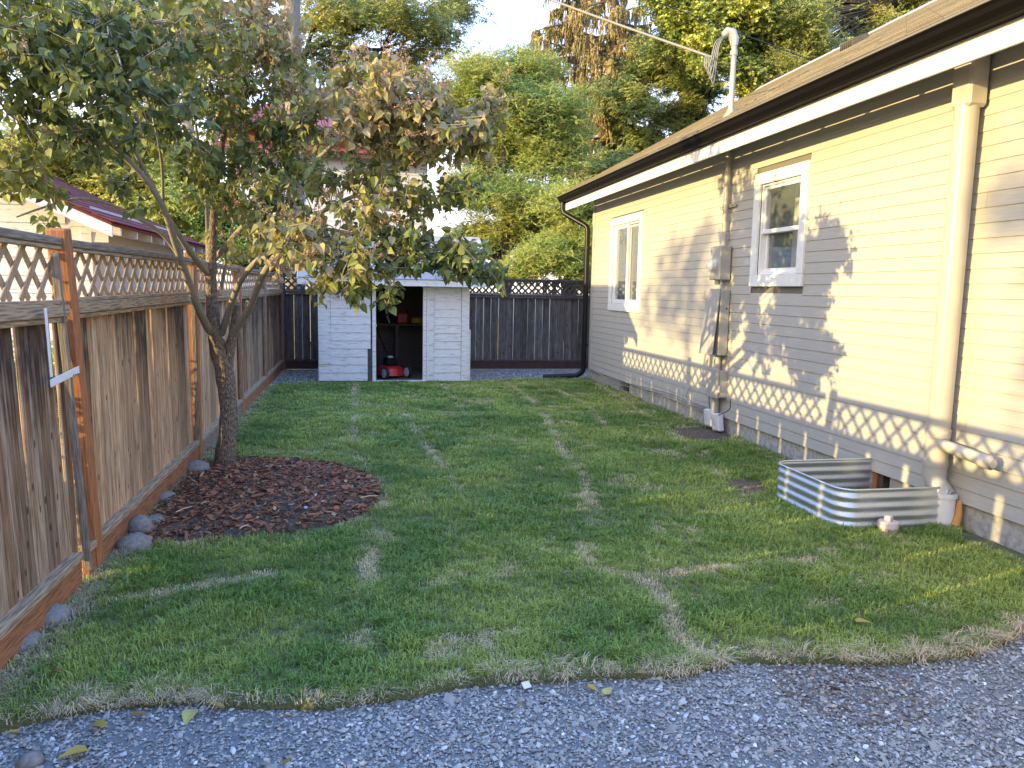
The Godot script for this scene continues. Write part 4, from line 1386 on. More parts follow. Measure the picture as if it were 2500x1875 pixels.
func make_pole_and_lines() -> void:
	var pl := thing("utility_pole", "weathered grey wooden utility pole behind the shed", "utility pole", Vector3(-1.33, 0, -17.0))
	part("shaft", tubem([Vector3(0, -0.3, 0), Vector3(0, 3.0, 0), Vector3(0.0, 6.5, 0), Vector3(0, 10.5, 0)], [0.19, 0.178, 0.165, 0.145], 18), mat.pole_wood_y, pl)
	part("crossarm", boxm(Vector3(1.8, 0.11, 0.09), 0.006), mat.pole_wood_x, pl, at(Vector3(0, 9.9, 0.17)))
	wire("service_drop", "thick twisted service cable from the weatherhead to the pole", Vector3(3.70, 4.05, -7.96), Vector3(-1.3, 9.4, -16.9), 0.12, 0.014, mat.cable_grey)
	var a := on_z(1610, 0, -15.0)
	var b := on_z(1905, 113, -15.4)
	wire("power_line", "thin black overhead cable crossing above the roof vent", a - (b - a) * 2.0, b + (b - a) * 1.4, 0.05, 0.010, mat.cable_dark)
	wire("phone_line", "thin overhead wire ending at the far gutter corner", Vector3(3.60, 3.0, -13.55), Vector3(-1.3, 5.0, -16.9), 0.15, 0.006, mat.cable_dark)

# ---------------------------------------------------------------- shed
func make_shed() -> void:
	rng.seed = 81
	var S := thing("shed", "small white weathered shed with an open dark doorway", "shed", Vector3(0, 0, -12.7))
	var white := [mat.worn_white0, mat.worn_white1, mat.worn_white2]
	var course := 0.131
	# front boards left and right of the doorway
	for k in 12:
		var y := 0.02 + course * k
		var h := course if k < 11 else 0.10
		var r: float = 0.165 if k > 3 else 0.115
		var l: float = -0.47 if k > 1 else -0.66
		var L := r - l
		part("siding_board", lap_mesh(snappedf(h, 0.001), 0.014), white[k % 3], S, Transform3D(Basis(Vector3.UP, PI / 2) * Basis.from_scale(Vector3(1, 1, L)), Vector3((l + r) / 2, y, 0.0)))
		part("siding_board", lap_mesh(snappedf(h, 0.001), 0.014), white[(k + 1) % 3], S, Transform3D(Basis(Vector3.UP, PI / 2) * Basis.from_scale(Vector3(1, 1, 0.45)), Vector3(1.425, y - (0.01 if k == 0 else 0.0), 0.0)))
	part("corner_board", boxm(Vector3(0.19, 1.30, 0.024), 0.004), mat.worn_white1, S, at(Vector3(-0.568, 0.29 + 0.65, 0.010), Vector3(0, 0, 0.006)))
	part("corner_board", boxm(Vector3(0.13, 1.58, 0.024), 0.004), mat.worn_white0, S, at(Vector3(1.72, 0.80, 0.010)))
	part("corner_board", boxm(Vector3(0.024, 0.86, 0.11), 0.004), mat.worn_white2, S, at(Vector3(1.80, 0.44, -0.05)))
	part("door_jamb", boxm(Vector3(0.06, 1.58, 0.06), 0.004), mat.worn_white0, S, at(Vector3(0.222, 0.79, 0.004)))
	part("door_jamb", boxm(Vector3(0.055, 1.58, 0.07), 0.004), mat.worn_white1, S, at(Vector3(1.042, 0.79, 0.004)))
	part("door_trim", boxm(Vector3(0.125, 1.58, 0.022), 0.004), mat.worn_white2, S, at(Vector3(1.135, 0.79, 0.016)))
	part("latch", boxm(Vector3(0.012, 0.045, 0.012), 0.003), mat.galvanised, S, at(Vector3(0.258, 0.93, 0.036)))
	part("threshold", boxm(Vector3(0.86, 0.035, 0.10), 0.005), mat.worn_white2, S, at(Vector3(0.63, 0.008, 0.02)))
	# backing behind the boards, sides, back; dark wood picked to deepen the inside shade
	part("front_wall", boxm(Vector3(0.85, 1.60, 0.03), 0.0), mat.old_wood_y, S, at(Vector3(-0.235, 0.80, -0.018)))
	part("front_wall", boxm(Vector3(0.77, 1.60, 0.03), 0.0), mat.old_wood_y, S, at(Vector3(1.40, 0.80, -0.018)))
	for x in [-0.655, 1.765]:
		part("side_wall", prism([Vector2(0.0, 0.0), Vector2(1.86, 0.0), Vector2(1.86, 1.66), Vector2(0.93, 2.28), Vector2(0.0, 1.66)], -0.015, 0.015), mat.worn_white1, S, Transform3D(Basis(Vector3.UP, PI / 2), Vector3(x, 0, -0.034)))
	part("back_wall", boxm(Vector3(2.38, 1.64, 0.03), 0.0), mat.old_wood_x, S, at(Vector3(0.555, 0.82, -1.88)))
	part("floor", boxm(Vector3(2.38, 0.03, 1.80), 0.0), mat.earth, S, at(Vector3(0.555, 0.004, -0.94)))
	for k in 6:
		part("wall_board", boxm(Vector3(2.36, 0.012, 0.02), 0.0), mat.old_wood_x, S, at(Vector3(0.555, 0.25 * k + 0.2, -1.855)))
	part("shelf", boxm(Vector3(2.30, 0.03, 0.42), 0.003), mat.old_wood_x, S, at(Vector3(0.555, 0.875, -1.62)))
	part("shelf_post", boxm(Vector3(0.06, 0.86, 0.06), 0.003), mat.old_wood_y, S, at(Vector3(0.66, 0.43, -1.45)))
	# roof
	var e0 := Vector2(0.28, 1.685)       # z, y
	var e1 := Vector2(-0.96, 2.42)
	var deck := prism([Vector2(e0.x, e0.y), Vector2(e1.x, e1.y), Vector2(-2.18, 1.70), Vector2(-2.18, 1.67), Vector2(e1.x, e1.y - 0.04), Vector2(e0.x, e0.y - 0.03)], -1.52, 1.52)
	var roof := part("roof", deck, mat.shed_shingle0, S, Transform3D(Basis(Vector3.UP, -PI / 2), Vector3(0.57, 0, 0)))
	var back := roof.transform.affine_inverse()
	var up := (Vector3(0, e1.y - e0.y, e1.x - e0.x)).normalized()
	var nn := Vector3(0, -up.z, up.y)
	if nn.y < 0:
		nn = -nn
	var B := Basis(Vector3.RIGHT, nn, Vector3.RIGHT.cross(nn))
	var d := 0.0
	var c := 0
	while d < 1.38:
		var x := -0.95
		var first := true
		while x < 2.09:
			var w: float = rf(0.17, 0.34) if first else [0.30, 0.24, 0.33, 0.28][rng.randi_range(0, 3)]
			first = false
			w = minf(snappedf(w, 0.02), 2.10 - x)
			if w > 0.03:
				part("shingle", boxm(Vector3(w - 0.006, 0.012, 0.15), 0.002), mat["shed_shingle%d" % rng.randi_range(0, 3)], roof, back * Transform3D(B.rotated(Vector3.RIGHT, 0.06), Vector3(x + w / 2, e0.y, e0.x) + up * (d + 0.055) + nn * 0.012))
			x += w
		d += 0.105
		c += 1
	part("fascia", boxm(Vector3(3.06, 0.118, 0.026), 0.004), mat.worn_white0, S, at(Vector3(0.57, 1.632, 0.272)))
	part("rake_board", boxm(Vector3(0.024, 0.11, 1.42), 0.004), mat.worn_white1, S, Transform3D(Basis(Vector3.RIGHT, atan2(e1.y - e0.y, e0.x - e1.x)), Vector3(-0.955, (e0.y + e1.y) / 2 - 0.07, (e0.x + e1.x) / 2)))
	part("rake_board", boxm(Vector3(0.024, 0.11, 1.42), 0.004), mat.worn_white1, S, Transform3D(Basis(Vector3.RIGHT, atan2(e1.y - e0.y, e0.x - e1.x)), Vector3(2.095, (e0.y + e1.y) / 2 - 0.07, (e0.x + e1.x) / 2)))
	part("soffit", boxm(Vector3(3.0, 0.02, 0.25), 0.0), mat.worn_white2, S, at(Vector3(0.57, 1.60, 0.135)))
	# mower just inside
	var mw := thing("lawn_mower", "red push lawn mower just inside the dark shed doorway", "lawn mower", Vector3(0.50, 0.02, -13.15))
	mw.rotation.y = 0.5
	var dk := MB.new()
	dk.lathe([Vector2(0.001, 0.21), Vector2(0.15, 0.20), Vector2(0.21, 0.17), Vector2(0.23, 0.07), Vector2(0.235, 0.05)], 20)
	part("deck", dk.commit(), mat.red_paint, mw)
	part("engine", boxm(Vector3(0.20, 0.13, 0.20), 0.03), mat.black_metal, mw, at(Vector3(0, 0.275, 0)))
	part("pull_start_cap", tubem([Vector3(0, 0.34, 0), Vector3(0, 0.37, 0)], 0.05, 14), mat.hub_grey, mw)
	for x in [-1, 1]:
		for zz in [-1, 1]:
			var wheel := part("wheel", tubem([Vector3(-0.022, 0, 0), Vector3(0.022, 0, 0)], 0.105, 20), mat.rubber, mw, at(Vector3(0.22 * x, 0.10, 0.20 * zz)))
			part("hub", tubem([Vector3(-0.027, 0, 0), Vector3(0.027, 0, 0)], 0.075, 18), mat.hub_grey, wheel)
			for sp in 5:
				part("spoke_gap", boxm(Vector3(0.058, 0.028, 0.018), 0.004), mat.rubber, wheel, Transform3D(Basis(Vector3.RIGHT, TAU * sp / 5.0), Vector3(0, cos(TAU * sp / 5.0) * 0.042, sin(TAU * sp / 5.0) * 0.042)))
	for x in [-0.17, 0.17]:
		part("handle_bar", tubem([Vector3(x, 0.12, -0.2), Vector3(x, 0.55, -0.55), Vector3(x, 0.85, -0.80)], 0.012, 8), mat.black_metal, mw)
	part("handle_grip", tubem([Vector3(-0.17, 0.85, -0.80), Vector3(0.17, 0.85, -0.80)], 0.014, 8), mat.rubber, mw)
	var can := thing("fuel_can", "red plastic fuel can on the shelf inside the shed", "fuel can", Vector3(0.76, 0.892, -14.28))
	part("body", boxm(Vector3(0.21, 0.20, 0.15), 0.025), mat.red_plastic, can, at(Vector3(0, 0.10, 0)))
	part("handle", tubem(bent([Vector3(-0.07, 0.19, 0), Vector3(-0.07, 0.24, 0), Vector3(0.05, 0.24, 0), Vector3(0.05, 0.19, 0)], 0.02), 0.011, 8), mat.red_plastic, can)
	part("spout", tubem([Vector3(0.08, 0.19, 0), Vector3(0.10, 0.26, 0)], [0.022, 0.014], 10), mat.rubber, can)
	var yb := thing("yellow_hose", "coil of yellow hose beside the fuel can inside the shed", "hose", Vector3(1.03, 0.90, -14.24))
	for k in 4:
		var cp := []
		for s in 25:
			cp.append(Vector3(cos(TAU * s / 24.0) * (0.10 - 0.006 * k), 0.014 + 0.024 * k, sin(TAU * s / 24.0) * (0.085 - 0.004 * k)))
		part("coil", tubem(cp, 0.013, 8), mat.yellow_plastic, yb)
	var bag := thing("golf_bag", "black bag leaning inside the shed beside the doorway", "bag", Vector3(0.42, 0.90, -14.20))
	part("body", tubem([Vector3(0.10, 0.0, 0), Vector3(0.06, 0.12, 0), Vector3(-0.02, 0.45, 0), Vector3(-0.06, 0.62, 0)], [0.09, 0.115, 0.11, 0.10], 16, 0.05), mat.black_bag, bag)
	for k in 3:
		part("strap", boxm(Vector3(0.20, 0.022, 0.02), 0.004), mat.hub_grey if k == 1 else mat.rubber, bag, at(Vector3(0.03 - 0.04 * k, 0.14 + 0.15 * k, 0.112), Vector3(0, 0, 0.24)))

# ---------------------------------------------------------------- neighbour's garage
func make_garage() -> void:
	rng.seed = 91
	var G := thing("garage", "white wooden garage with red shingle roof behind the left fence", "garage", Vector3(-5.4, 0, -9.09))
	var half := 2.56          # wall half width; +x wall at -2.84
	var zl := 4.4
	var eave := 2.19
	var pitch := 0.44
	var white := [mat.worn_white0, mat.worn_white1, mat.worn_white2]
	var course := 0.185
	var k := 0
	var y := 0.12
	while y < 3.2:
		var w := 2.0 * half
		if y + course > eave - 0.05:
			w = 2.0 * maxf(0.0, half - (y + course * 0.5 - (eave - 0.05)) / pitch)
		if w > 0.2:
			part("gable_board", lap_mesh(course, 0.016), white[k % 3], G, Transform3D(Basis(Vector3.UP, PI / 2) * Basis.from_scale(Vector3(1, 1, w)), Vector3(0, y, 0.0)))
		if y < eave - 0.02:
			part("side_board", lap_mesh(course, 0.016), mat.bounce_tint_board, G, Transform3D(Basis(Vector3.UP, PI) * Basis.from_scale(Vector3(1, 1, zl)), Vector3(half, y, -zl / 2)))
		y += course
		k += 1
	part("walls", prism([Vector2(-half, -0.1), Vector2(half, -0.1), Vector2(half, eave), Vector2(0, eave + half * pitch), Vector2(-half, eave)], -zl, -0.002), mat.worn_white1, G)
	part("corner_board", boxm(Vector3(0.11, 2.0, 0.024), 0.004), mat.worn_white0, G, at(Vector3(half - 0.04, 1.10, 0.012)))
	part("corner_board", boxm(Vector3(0.024, 2.0, 0.10), 0.004), mat.bounce_tint_board, G, at(Vector3(half + 0.014, 1.10, -0.05)))
	var oh := 0.36
	var ze := 0.52
	var e0 := Vector2(half + oh, eave + 0.09 - oh * pitch + 0.03)
	var top := Vector2(0, eave + 0.12 + half * pitch)
	part("rake_board", prism([e0 + Vector2(0, -0.015), top + Vector2(0, -0.015), top + Vector2(0, -0.165), e0 + Vector2(0.0, -0.145)], ze - 0.03, ze - 0.004), mat.worn_white0, G)
	part("rake_board", prism([Vector2(-e0.x, e0.y - 0.015), top + Vector2(0, -0.015), top + Vector2(0, -0.165), Vector2(-e0.x, e0.y - 0.145)], ze - 0.03, ze - 0.004), mat.worn_white0, G)
	part("rake_board", prism([e0 + Vector2(0, -0.015), top + Vector2(0, -0.015), top + Vector2(0, -0.165), e0 + Vector2(0.0, -0.145)], -zl - 0.25, -zl - 0.225), mat.worn_white0, G)
	var roof := part("roof", prism([e0, top, Vector2(-e0.x, e0.y), Vector2(-e0.x, e0.y - 0.03), top - Vector2(0, 0.035), e0 - Vector2(0, 0.03)], -zl - 0.26, ze), mat.red_shingle0, G)
	var rz := 0.1
	while rz > -zl - 0.2:
		part("rafter_tail", prism([Vector2(half, eave + 0.01), Vector2(half + oh - 0.03, e0.y - 0.03), Vector2(half + oh - 0.03, e0.y - 0.11), Vector2(half, eave - 0.11)], rz - 0.022, rz + 0.022), mat.worn_white2, G)
		rz -= 0.62
	var up := Vector3(top.x - e0.x, top.y - e0.y, 0)
	var L := up.length()
	up = up.normalized()
	var nn := Vector3(-up.y, up.x, 0)
	if nn.y < 0:
		nn = -nn
	var B := Basis(Vector3(0, 0, 1), nn, Vector3(0, 0, 1).cross(nn))
	var d := 0.0
	var c := 0
	while d < L:
		var z := -zl - 0.26 + (0.17 if c % 2 else 0.0)
		while z < ze - 0.05:
			var w := minf(0.34, ze + 0.01 - z)
			part("shingle", boxm(Vector3(snappedf(w - 0.006, 0.002), 0.012, 0.22), 0.002), mat["red_shingle%d" % rng.randi_range(0, 3)], roof, Transform3D(B.rotated(Vector3(0, 0, 1), 0.05), Vector3(e0.x, e0.y, 0) + up * (d + 0.09) + nn * 0.012 + Vector3(0, 0, z + w / 2)))
			z += 0.34
		d += 0.165
		c += 1

# ---------------------------------------------------------------- house with the red roof, far behind
func make_far_house() -> void:
	rng.seed = 95
	var G := thing("red_roofed_house", "two storey white house with red standing seam metal roof behind the trees", "house", Vector3(-0.75, 0, -22.0))
	var hw := 2.62
	part("walls", boxm(Vector3(2 * hw, 5.0, 6.0), 0.0), mat.far_siding, G, at(Vector3(0, 2.5, -3.01)))
	var k := 0
	var y := 0.1
	while y < 4.95:
		part("siding_board", lap_mesh(0.19, 0.018), mat.far_siding, G, Transform3D(Basis(Vector3.UP, PI / 2) * Basis.from_scale(Vector3(1, 1, 2 * hw)), Vector3(0, y, 0.0)))
		y += 0.19
		k += 1
	# window
	for wx in [[1.30, 4.10], [-1.2, 4.10], [0.2, 1.5]]:
		var f := part("window_frame", boxm(Vector3(0.90, 1.10, 0.05), 0.004), mat.vinyl, G, at(Vector3(wx[0], wx[1], 0.01)))
		part("pane", boxm(Vector3(0.34, 0.92, 0.012), 0.0), mat.far_glass, f, at(Vector3(-0.2, 0, 0.022)))
		part("pane", boxm(Vector3(0.34, 0.92, 0.012), 0.0), mat.far_glass, f, at(Vector3(0.2, 0, 0.022)))
	part("eave_board", boxm(Vector3(2 * hw + 0.5, 0.18, 0.06), 0.005), mat.brown_trim, G, at(Vector3(0, 5.06, 0.42)))
	part("porch_roof", prism([Vector2(0.50, 5.16), Vector2(-0.9, 5.50), Vector2(-0.9, 5.44), Vector2(0.50, 5.10)], -hw - 0.28, hw + 0.30), mat.red_metal, G, Transform3D(Basis(Vector3.UP, -PI / 2), Vector3.ZERO))
	part("attic_wall", boxm(Vector3(2 * hw - 0.3, 0.75, 0.1), 0.004), mat.cedar, G, at(Vector3(0, 5.62, -0.55)))
	# hipped upper roof with seams
	var ro := MB.new()
	var a := Vector3(-hw - 0.5, 5.78, 0.15)
	var b := Vector3(hw + 0.25, 5.78, 0.15)
	var c1 := Vector3(0.55, 7.55, -3.0)
	var c0 := Vector3(-0.45, 7.55, -3.0)
	var e := Vector3(hw + 0.25, 5.78, -6.2)
	var f2 := Vector3(-hw - 0.5, 5.78, -6.2)
	for q in [[a, b, c1, c0], [b, e, c1], [e, f2, c0, c1], [f2, a, c0], [a, f2, e, b]]:
		ro.out(q, Vector3(0, 6.2, -3.0))
	var roof := part("roof", ro.commit(), mat.red_metal, G)
	var n := 13
	for i in n:
		var t := (i + 0.5) / n
		var p0 := a.lerp(b, t)
		var p1: Vector3
		# seams run straight up the slope until they meet the hip
		if p0.x < c0.x:
			p1 = a.lerp(c0, (p0.x - a.x) / (c0.x - a.x))
		elif p0.x > c1.x:
			p1 = b.lerp(c1, (b.x - p0.x) / (b.x - c1.x))
		else:
			p1 = Vector3(p0.x, c0.y, c0.z)
		if p0.distance_to(p1) > 0.1:
			part("seam", tubem([p0, p1], 0.018, 5), mat.red_metal, roof)
	part("gutter", boxm(Vector3(2 * hw + 0.75, 0.10, 0.08), 0.01), mat.brown_trim, G, at(Vector3(-0.12, 5.74, 0.17)))

# ---------------------------------------------------------------- the lilac tree
func heart_leaf(col: Color, fold: float, curl: float, narrow := 1.0) -> MB:      # stalk at the origin, tip at +y, face towards +z, one unit long
	var mb := MB.new()
	var st := [[0.0, 0.05], [0.10, 0.30], [0.28, 0.40], [0.52, 0.31], [0.78, 0.13], [1.0, 0.0]]
	var rows := []
	for s in st:
		var y: float = s[0]
		var w: float = s[1] * narrow
		var zc := -curl * y * y
		var back := 0.06 if y > 0.05 and y < 0.2 else 0.0
		rows.append([Vector3(-w, y - back, zc + w * fold), Vector3(0, y, zc), Vector3(w, y - back, zc + w * fold)])
	for k in st.size() - 1:
		var a: Array = rows[k]
		var b: Array = rows[k + 1]
		if k == st.size() - 2:
			mb.poly([a[0], a[1], b[1]], col)
			mb.poly([a[1], a[2], b[1]], col)
		else:
			mb.poly([a[0], a[1], b[1], b[0]], col)
			mb.poly([a[1], a[2], b[2], b[1]], col)
	return mb

func add_mesh(dst: MB, src: MB, xf: Transform3D, col: Color) -> void:
	var f := dst.v.size()
	var nb := xf.basis.inverse().transposed()
	for k in src.v.size():
		dst.v.append(xf * src.v[k])
		dst.n.append((nb * src.n[k]).normalized())
		dst.c.append(col)
		dst.u.append(src.u[k])
	for k in src.ix.size():
		dst.ix.append(f + src.ix[k])

func leaf_tone(tone: float) -> Color:      # 0 dark green .. 1 yellow green .. 2 tan
	var q := clampf(tone + rng.randfn(0.0, 0.28), 0.0, 2.0)
	var c := Color(0.082, 0.118, 0.045).lerp(Color(0.25, 0.28, 0.070), minf(q, 1.0))
	if q > 1.0:
		c = c.lerp(Color(0.47, 0.34, 0.22), q - 1.0)
	return c * rf(0.8, 1.25)

func limb(path: Array, z0: float, z1: float) -> Array:     # [[px, py, radius], ...] with the distance running from z0 to z1
	var pts := []
	var rr := []
	for k in path.size():
		var t := float(k) / (path.size() - 1)
		pts.append(on_z(path[k][0], path[k][1], lerpf(z0, z1, t)))
		rr.append(path[k][2])
	var fine := curve(pts, 3)
	var fr := []
	for k in fine.size():
		var t := k / 3.0
		var i := mini(int(t), rr.size() - 2)
		fr.append(lerpf(rr[i], rr[i + 1], t - i))
	return [fine, fr]

func make_lilac() -> void:
	rng.seed = 501
	var foot := Vector3(-1.14, 0, -6.83)
	var T := thing("lilac_tree", "multi stemmed lilac tree with heart shaped leaves growing in the mulch bed", "tree", foot)
	var shift := func(pts: Array) -> Array:
		var r := []
		for p in pts:
			r.append(p - foot)
		return r
	var limbs := {
		"trunk": [limb([[553, 1150, 0.105], [552, 1120, 0.085], [556, 1050, 0.074], [557, 990, 0.070], [551, 923, 0.074], [540, 872, 0.078], [530, 830, 0.062]], -6.83, -6.83), "bark"],
		"stem": [limb([[540, 880, 0.062], [528, 830, 0.056], [521, 794, 0.050], [517, 735, 0.046], [515, 676, 0.041], [519, 598, 0.035], [523, 520, 0.030], [530, 430, 0.025], [545, 340, 0.020], [570, 250, 0.014], [610, 130, 0.009], [640, 20, 0.006]], -6.83, -6.2), "bark"],
	}
	var branches := [
		[[553, 905, 0.055], [561, 850, 0.046], [570, 812, 0.038], [576, 760, 0.034], [577, 742, 0.034]],
		[[568, 815, 0.036], [608, 755, 0.030], [631, 696, 0.027], [655, 649, 0.024], [705, 585, 0.020], [790, 515, 0.016], [900, 470, 0.012], [1020, 480, 0.008]],
		[[540, 815, 0.032], [564, 743, 0.026], [584, 692, 0.024], [619, 645, 0.022], [666, 610, 0.020], [713, 582, 0.018], [800, 560, 0.014], [930, 590, 0.010], [1070, 610, 0.007]],
		[[518, 640, 0.024], [600, 545, 0.020], [680, 470, 0.018], [755, 405, 0.016], [830, 340, 0.013], [920, 270, 0.010], [1040, 230, 0.007]],
		[[522, 822, 0.040], [505, 795, 0.033], [486, 755, 0.030], [463, 696, 0.028], [443, 637, 0.026], [423, 578, 0.024], [398, 505, 0.021], [345, 425, 0.018], [255, 340, 0.014], [160, 285, 0.010], [60, 225, 0.006]],
		[[514, 680, 0.034], [500, 660, 0.028], [474, 629, 0.025], [447, 590, 0.022], [410, 530, 0.020], [370, 450, 0.017], [320, 350, 0.013], [270, 230, 0.010], [200, 110, 0.006]],
		[[441, 630, 0.020], [400, 575, 0.017], [340, 535, 0.014], [270, 500, 0.012], [190, 485, 0.010], [110, 505, 0.008], [40, 530, 0.005]],
		[[537, 720, 0.015], [549, 650, 0.013], [568, 551, 0.011], [592, 470, 0.009], [640, 380, 0.006]],
		[[508, 655, 0.018], [505, 520, 0.015], [497, 420, 0.012], [480, 320, 0.010], [465, 190, 0.008], [450, 80, 0.005]],
		[[610, 640, 0.010], [612, 580, 0.009], [600, 520, 0.007], [640, 450, 0.005]],
		[[398, 505, 0.012], [395, 400, 0.010], [375, 290, 0.008], [340, 180, 0.006]],
	]
	var depth := [[-6.83, -6.75], [-6.78, -5.0], [-6.83, -5.0], [-6.7, -4.9], [-6.83, -4.8], [-6.75, -4.9], [-6.2, -5.3], [-6.83, -6.2], [-6.75, -6.1], [-6.5, -6.0], [-6.1, -5.0]]
	for key in limbs:
		var l: Array = limbs[key][0]
		var mb := MB.new()
		mb.tube(shift.call(l[0]), l[1], 18, Color.WHITE, 0.16)
		part("trunk" if key == "trunk" else "main_stem", mb.commit(), mat.bark, T)
	for k in branches.size():
		var l := limb(branches[k], depth[k][0], depth[k][1])
		var mb := MB.new()
		mb.tube(shift.call(l[0]), l[1], 9, Color.WHITE, 0.05)
		part("branch", mb.commit(), mat.bark if k == 0 else mat.smooth_bark, T)
	for s in [[519, 742, 0.022, -0.6], [524, 770, 0.016, -0.5], [576, 738, 0.030, 0.0], [567, 752, 0.016, 0.4], [533, 716, 0.026, 0.1], [601, 748, 0.012, 0.3], [462, 705, 0.012, 0.5]]:
		var p := on_z(s[0], s[1], -6.80)
		part("pruned_stub", tubem([p - foot, p - foot + Vector3(s[3] * 0.05, 0.045, 0.05)], [s[2], s[2] * 0.92], 10), mat.cut_wood, T)
	# clumps of foliage: px, py, distance, radii, leaves, tone
	var clumps := [
		[120, 110, -4.7, 0.52, 0.38, 0.42, 430, 0.45], [30, 250, -4.8, 0.34, 0.30, 0.35, 220, 0.5], [310, 190, -4.9, 0.48, 0.36, 0.42, 430, 0.4],
		[260, 40, -4.7, 0.50, 0.28, 0.45, 330, 0.5], [20, 60, -4.6, 0.4, 0.3, 0.4, 210, 0.7], [440, 90, -5.4, 0.46, 0.34, 0.45, 420, 0.9], [430, 300, -5.8, 0.42, 0.34, 0.40, 330, 0.55],
		[590, 50, -6.1, 0.46, 0.36, 0.45, 420, 1.7], [600, 210, -6.2, 0.50, 0.40, 0.45, 480, 0.9], [690, 320, -6.1, 0.30, 0.40, 0.35, 340, 0.5], [560, 400, -6.2, 0.40, 0.28, 0.35, 280, 0.5],
		[650, 470, -5.8, 0.30, 0.26, 0.30, 200, 0.9], [730, 430, -5.8, 0.20, 0.34, 0.3, 130, 0.5],
		[970, 220, -4.95, 0.32, 0.24, 0.36, 460, 1.6], [1090, 290, -4.95, 0.28, 0.22, 0.36, 380, 1.45], [880, 290, -5.0, 0.24, 0.20, 0.30, 220, 1.5], [1010, 330, -5.0, 0.30, 0.14, 0.30, 180, 1.2], [1160, 330, -5.0, 0.13, 0.12, 0.24, 90, 1.3],
		[750, 560, -5.1, 0.26, 0.24, 0.32, 300, 1.35], [860, 610, -4.95, 0.30, 0.24, 0.34, 360, 1.15], [1000, 590, -5.0, 0.30, 0.22, 0.36, 400, 0.35], [1130, 620, -5.0, 0.24, 0.17, 0.34, 260, 0.5], [1010, 470, -5.1, 0.28, 0.14, 0.32, 170, 0.9], [900, 500, -5.1, 0.24, 0.14, 0.3, 120, 1.2], [870, 690, -4.95, 0.12, 0.10, 0.14, 60, 0.7], [1210, 650, -5.0, 0.10, 0.10, 0.16, 60, 0.6], [960, 700, -4.95, 0.10, 0.06, 0.12, 34, 0.4], [790, 680, -5.0, 0.10, 0.09, 0.12, 40, 1.2],
		[90, 440, -5.2, 0.28, 0.14, 0.25, 80, 0.8], [40, 380, -5.0, 0.24, 0.20, 0.25, 110, 0.7], [110, 530, -5.3, 0.09, 0.05, 0.09, 16, 0.5], [300, 440, -5.5, 0.22, 0.2, 0.25, 70, 0.5],
		[600, 610, -6.3, 0.14, 0.14, 0.16, 34, 1.1], [650, 570, -5.9, 0.16, 0.12, 0.16, 46, 1.1], [520, 560, -6.6, 0.10, 0.14, 0.12, 26, 1.0], [690, 640, -5.6, 0.10, 0.06, 0.10, 18, 1.9], [500, 420, -6.3, 0.3, 0.2, 0.3, 120, 0.4],
		[500, 200, -6.0, 0.5, 0.4, 0.4, 300, 0.8], [770, 250, -5.8, 0.28, 0.34, 0.35, 240, 1.2], [820, 430, -5.4, 0.3, 0.2, 0.3, 170, 0.9], [840, 190, -5.3, 0.28, 0.24, 0.3, 200, 1.5], [1200, 240, -5.0, 0.12, 0.15, 0.25, 90, 1.4], [680, 130, -6.0, 0.34, 0.3, 0.35, 230, 1.5], [930, 400, -5.2, 0.26, 0.16, 0.3, 130, 0.8], [1120, 460, -5.0, 0.18, 0.14, 0.25, 90, 0.6], [560, 490, -6.2, 0.3, 0.16, 0.3, 110, 0.8], [220, 330, -5.0, 0.3, 0.22, 0.3, 170, 0.4],
		[300, -90, -5.6, 0.5, 0.3, 0.6, 260, 0.5], [560, -90, -6.4, 0.5, 0.3, 0.5, 260, 1.0],
	]
	var protos := [heart_leaf(Color.WHITE, 0.35, 0.22), heart_leaf(Color.WHITE, 0.6, 0.4), heart_leaf(Color.WHITE, 0.15, 0.12), heart_leaf(Color.WHITE, 0.5, -0.1, 0.85)]
	var leaves := []
	var twigs := MB.new()
	var seeds := MB.new()
	var bead := MB.new()
	bead.out([Vector3(0, 1.6, 0), Vector3(0.5, 0, 0.3), Vector3(-0.5, 0, 0.3)], Vector3.ZERO)
	bead.out([Vector3(0, 1.6, 0), Vector3(0.5, 0, 0.3), Vector3(0, 0, -0.55)], Vector3.ZERO)
	bead.out([Vector3(0, 1.6, 0), Vector3(-0.5, 0, 0.3), Vector3(0, 0, -0.55)], Vector3.ZERO)
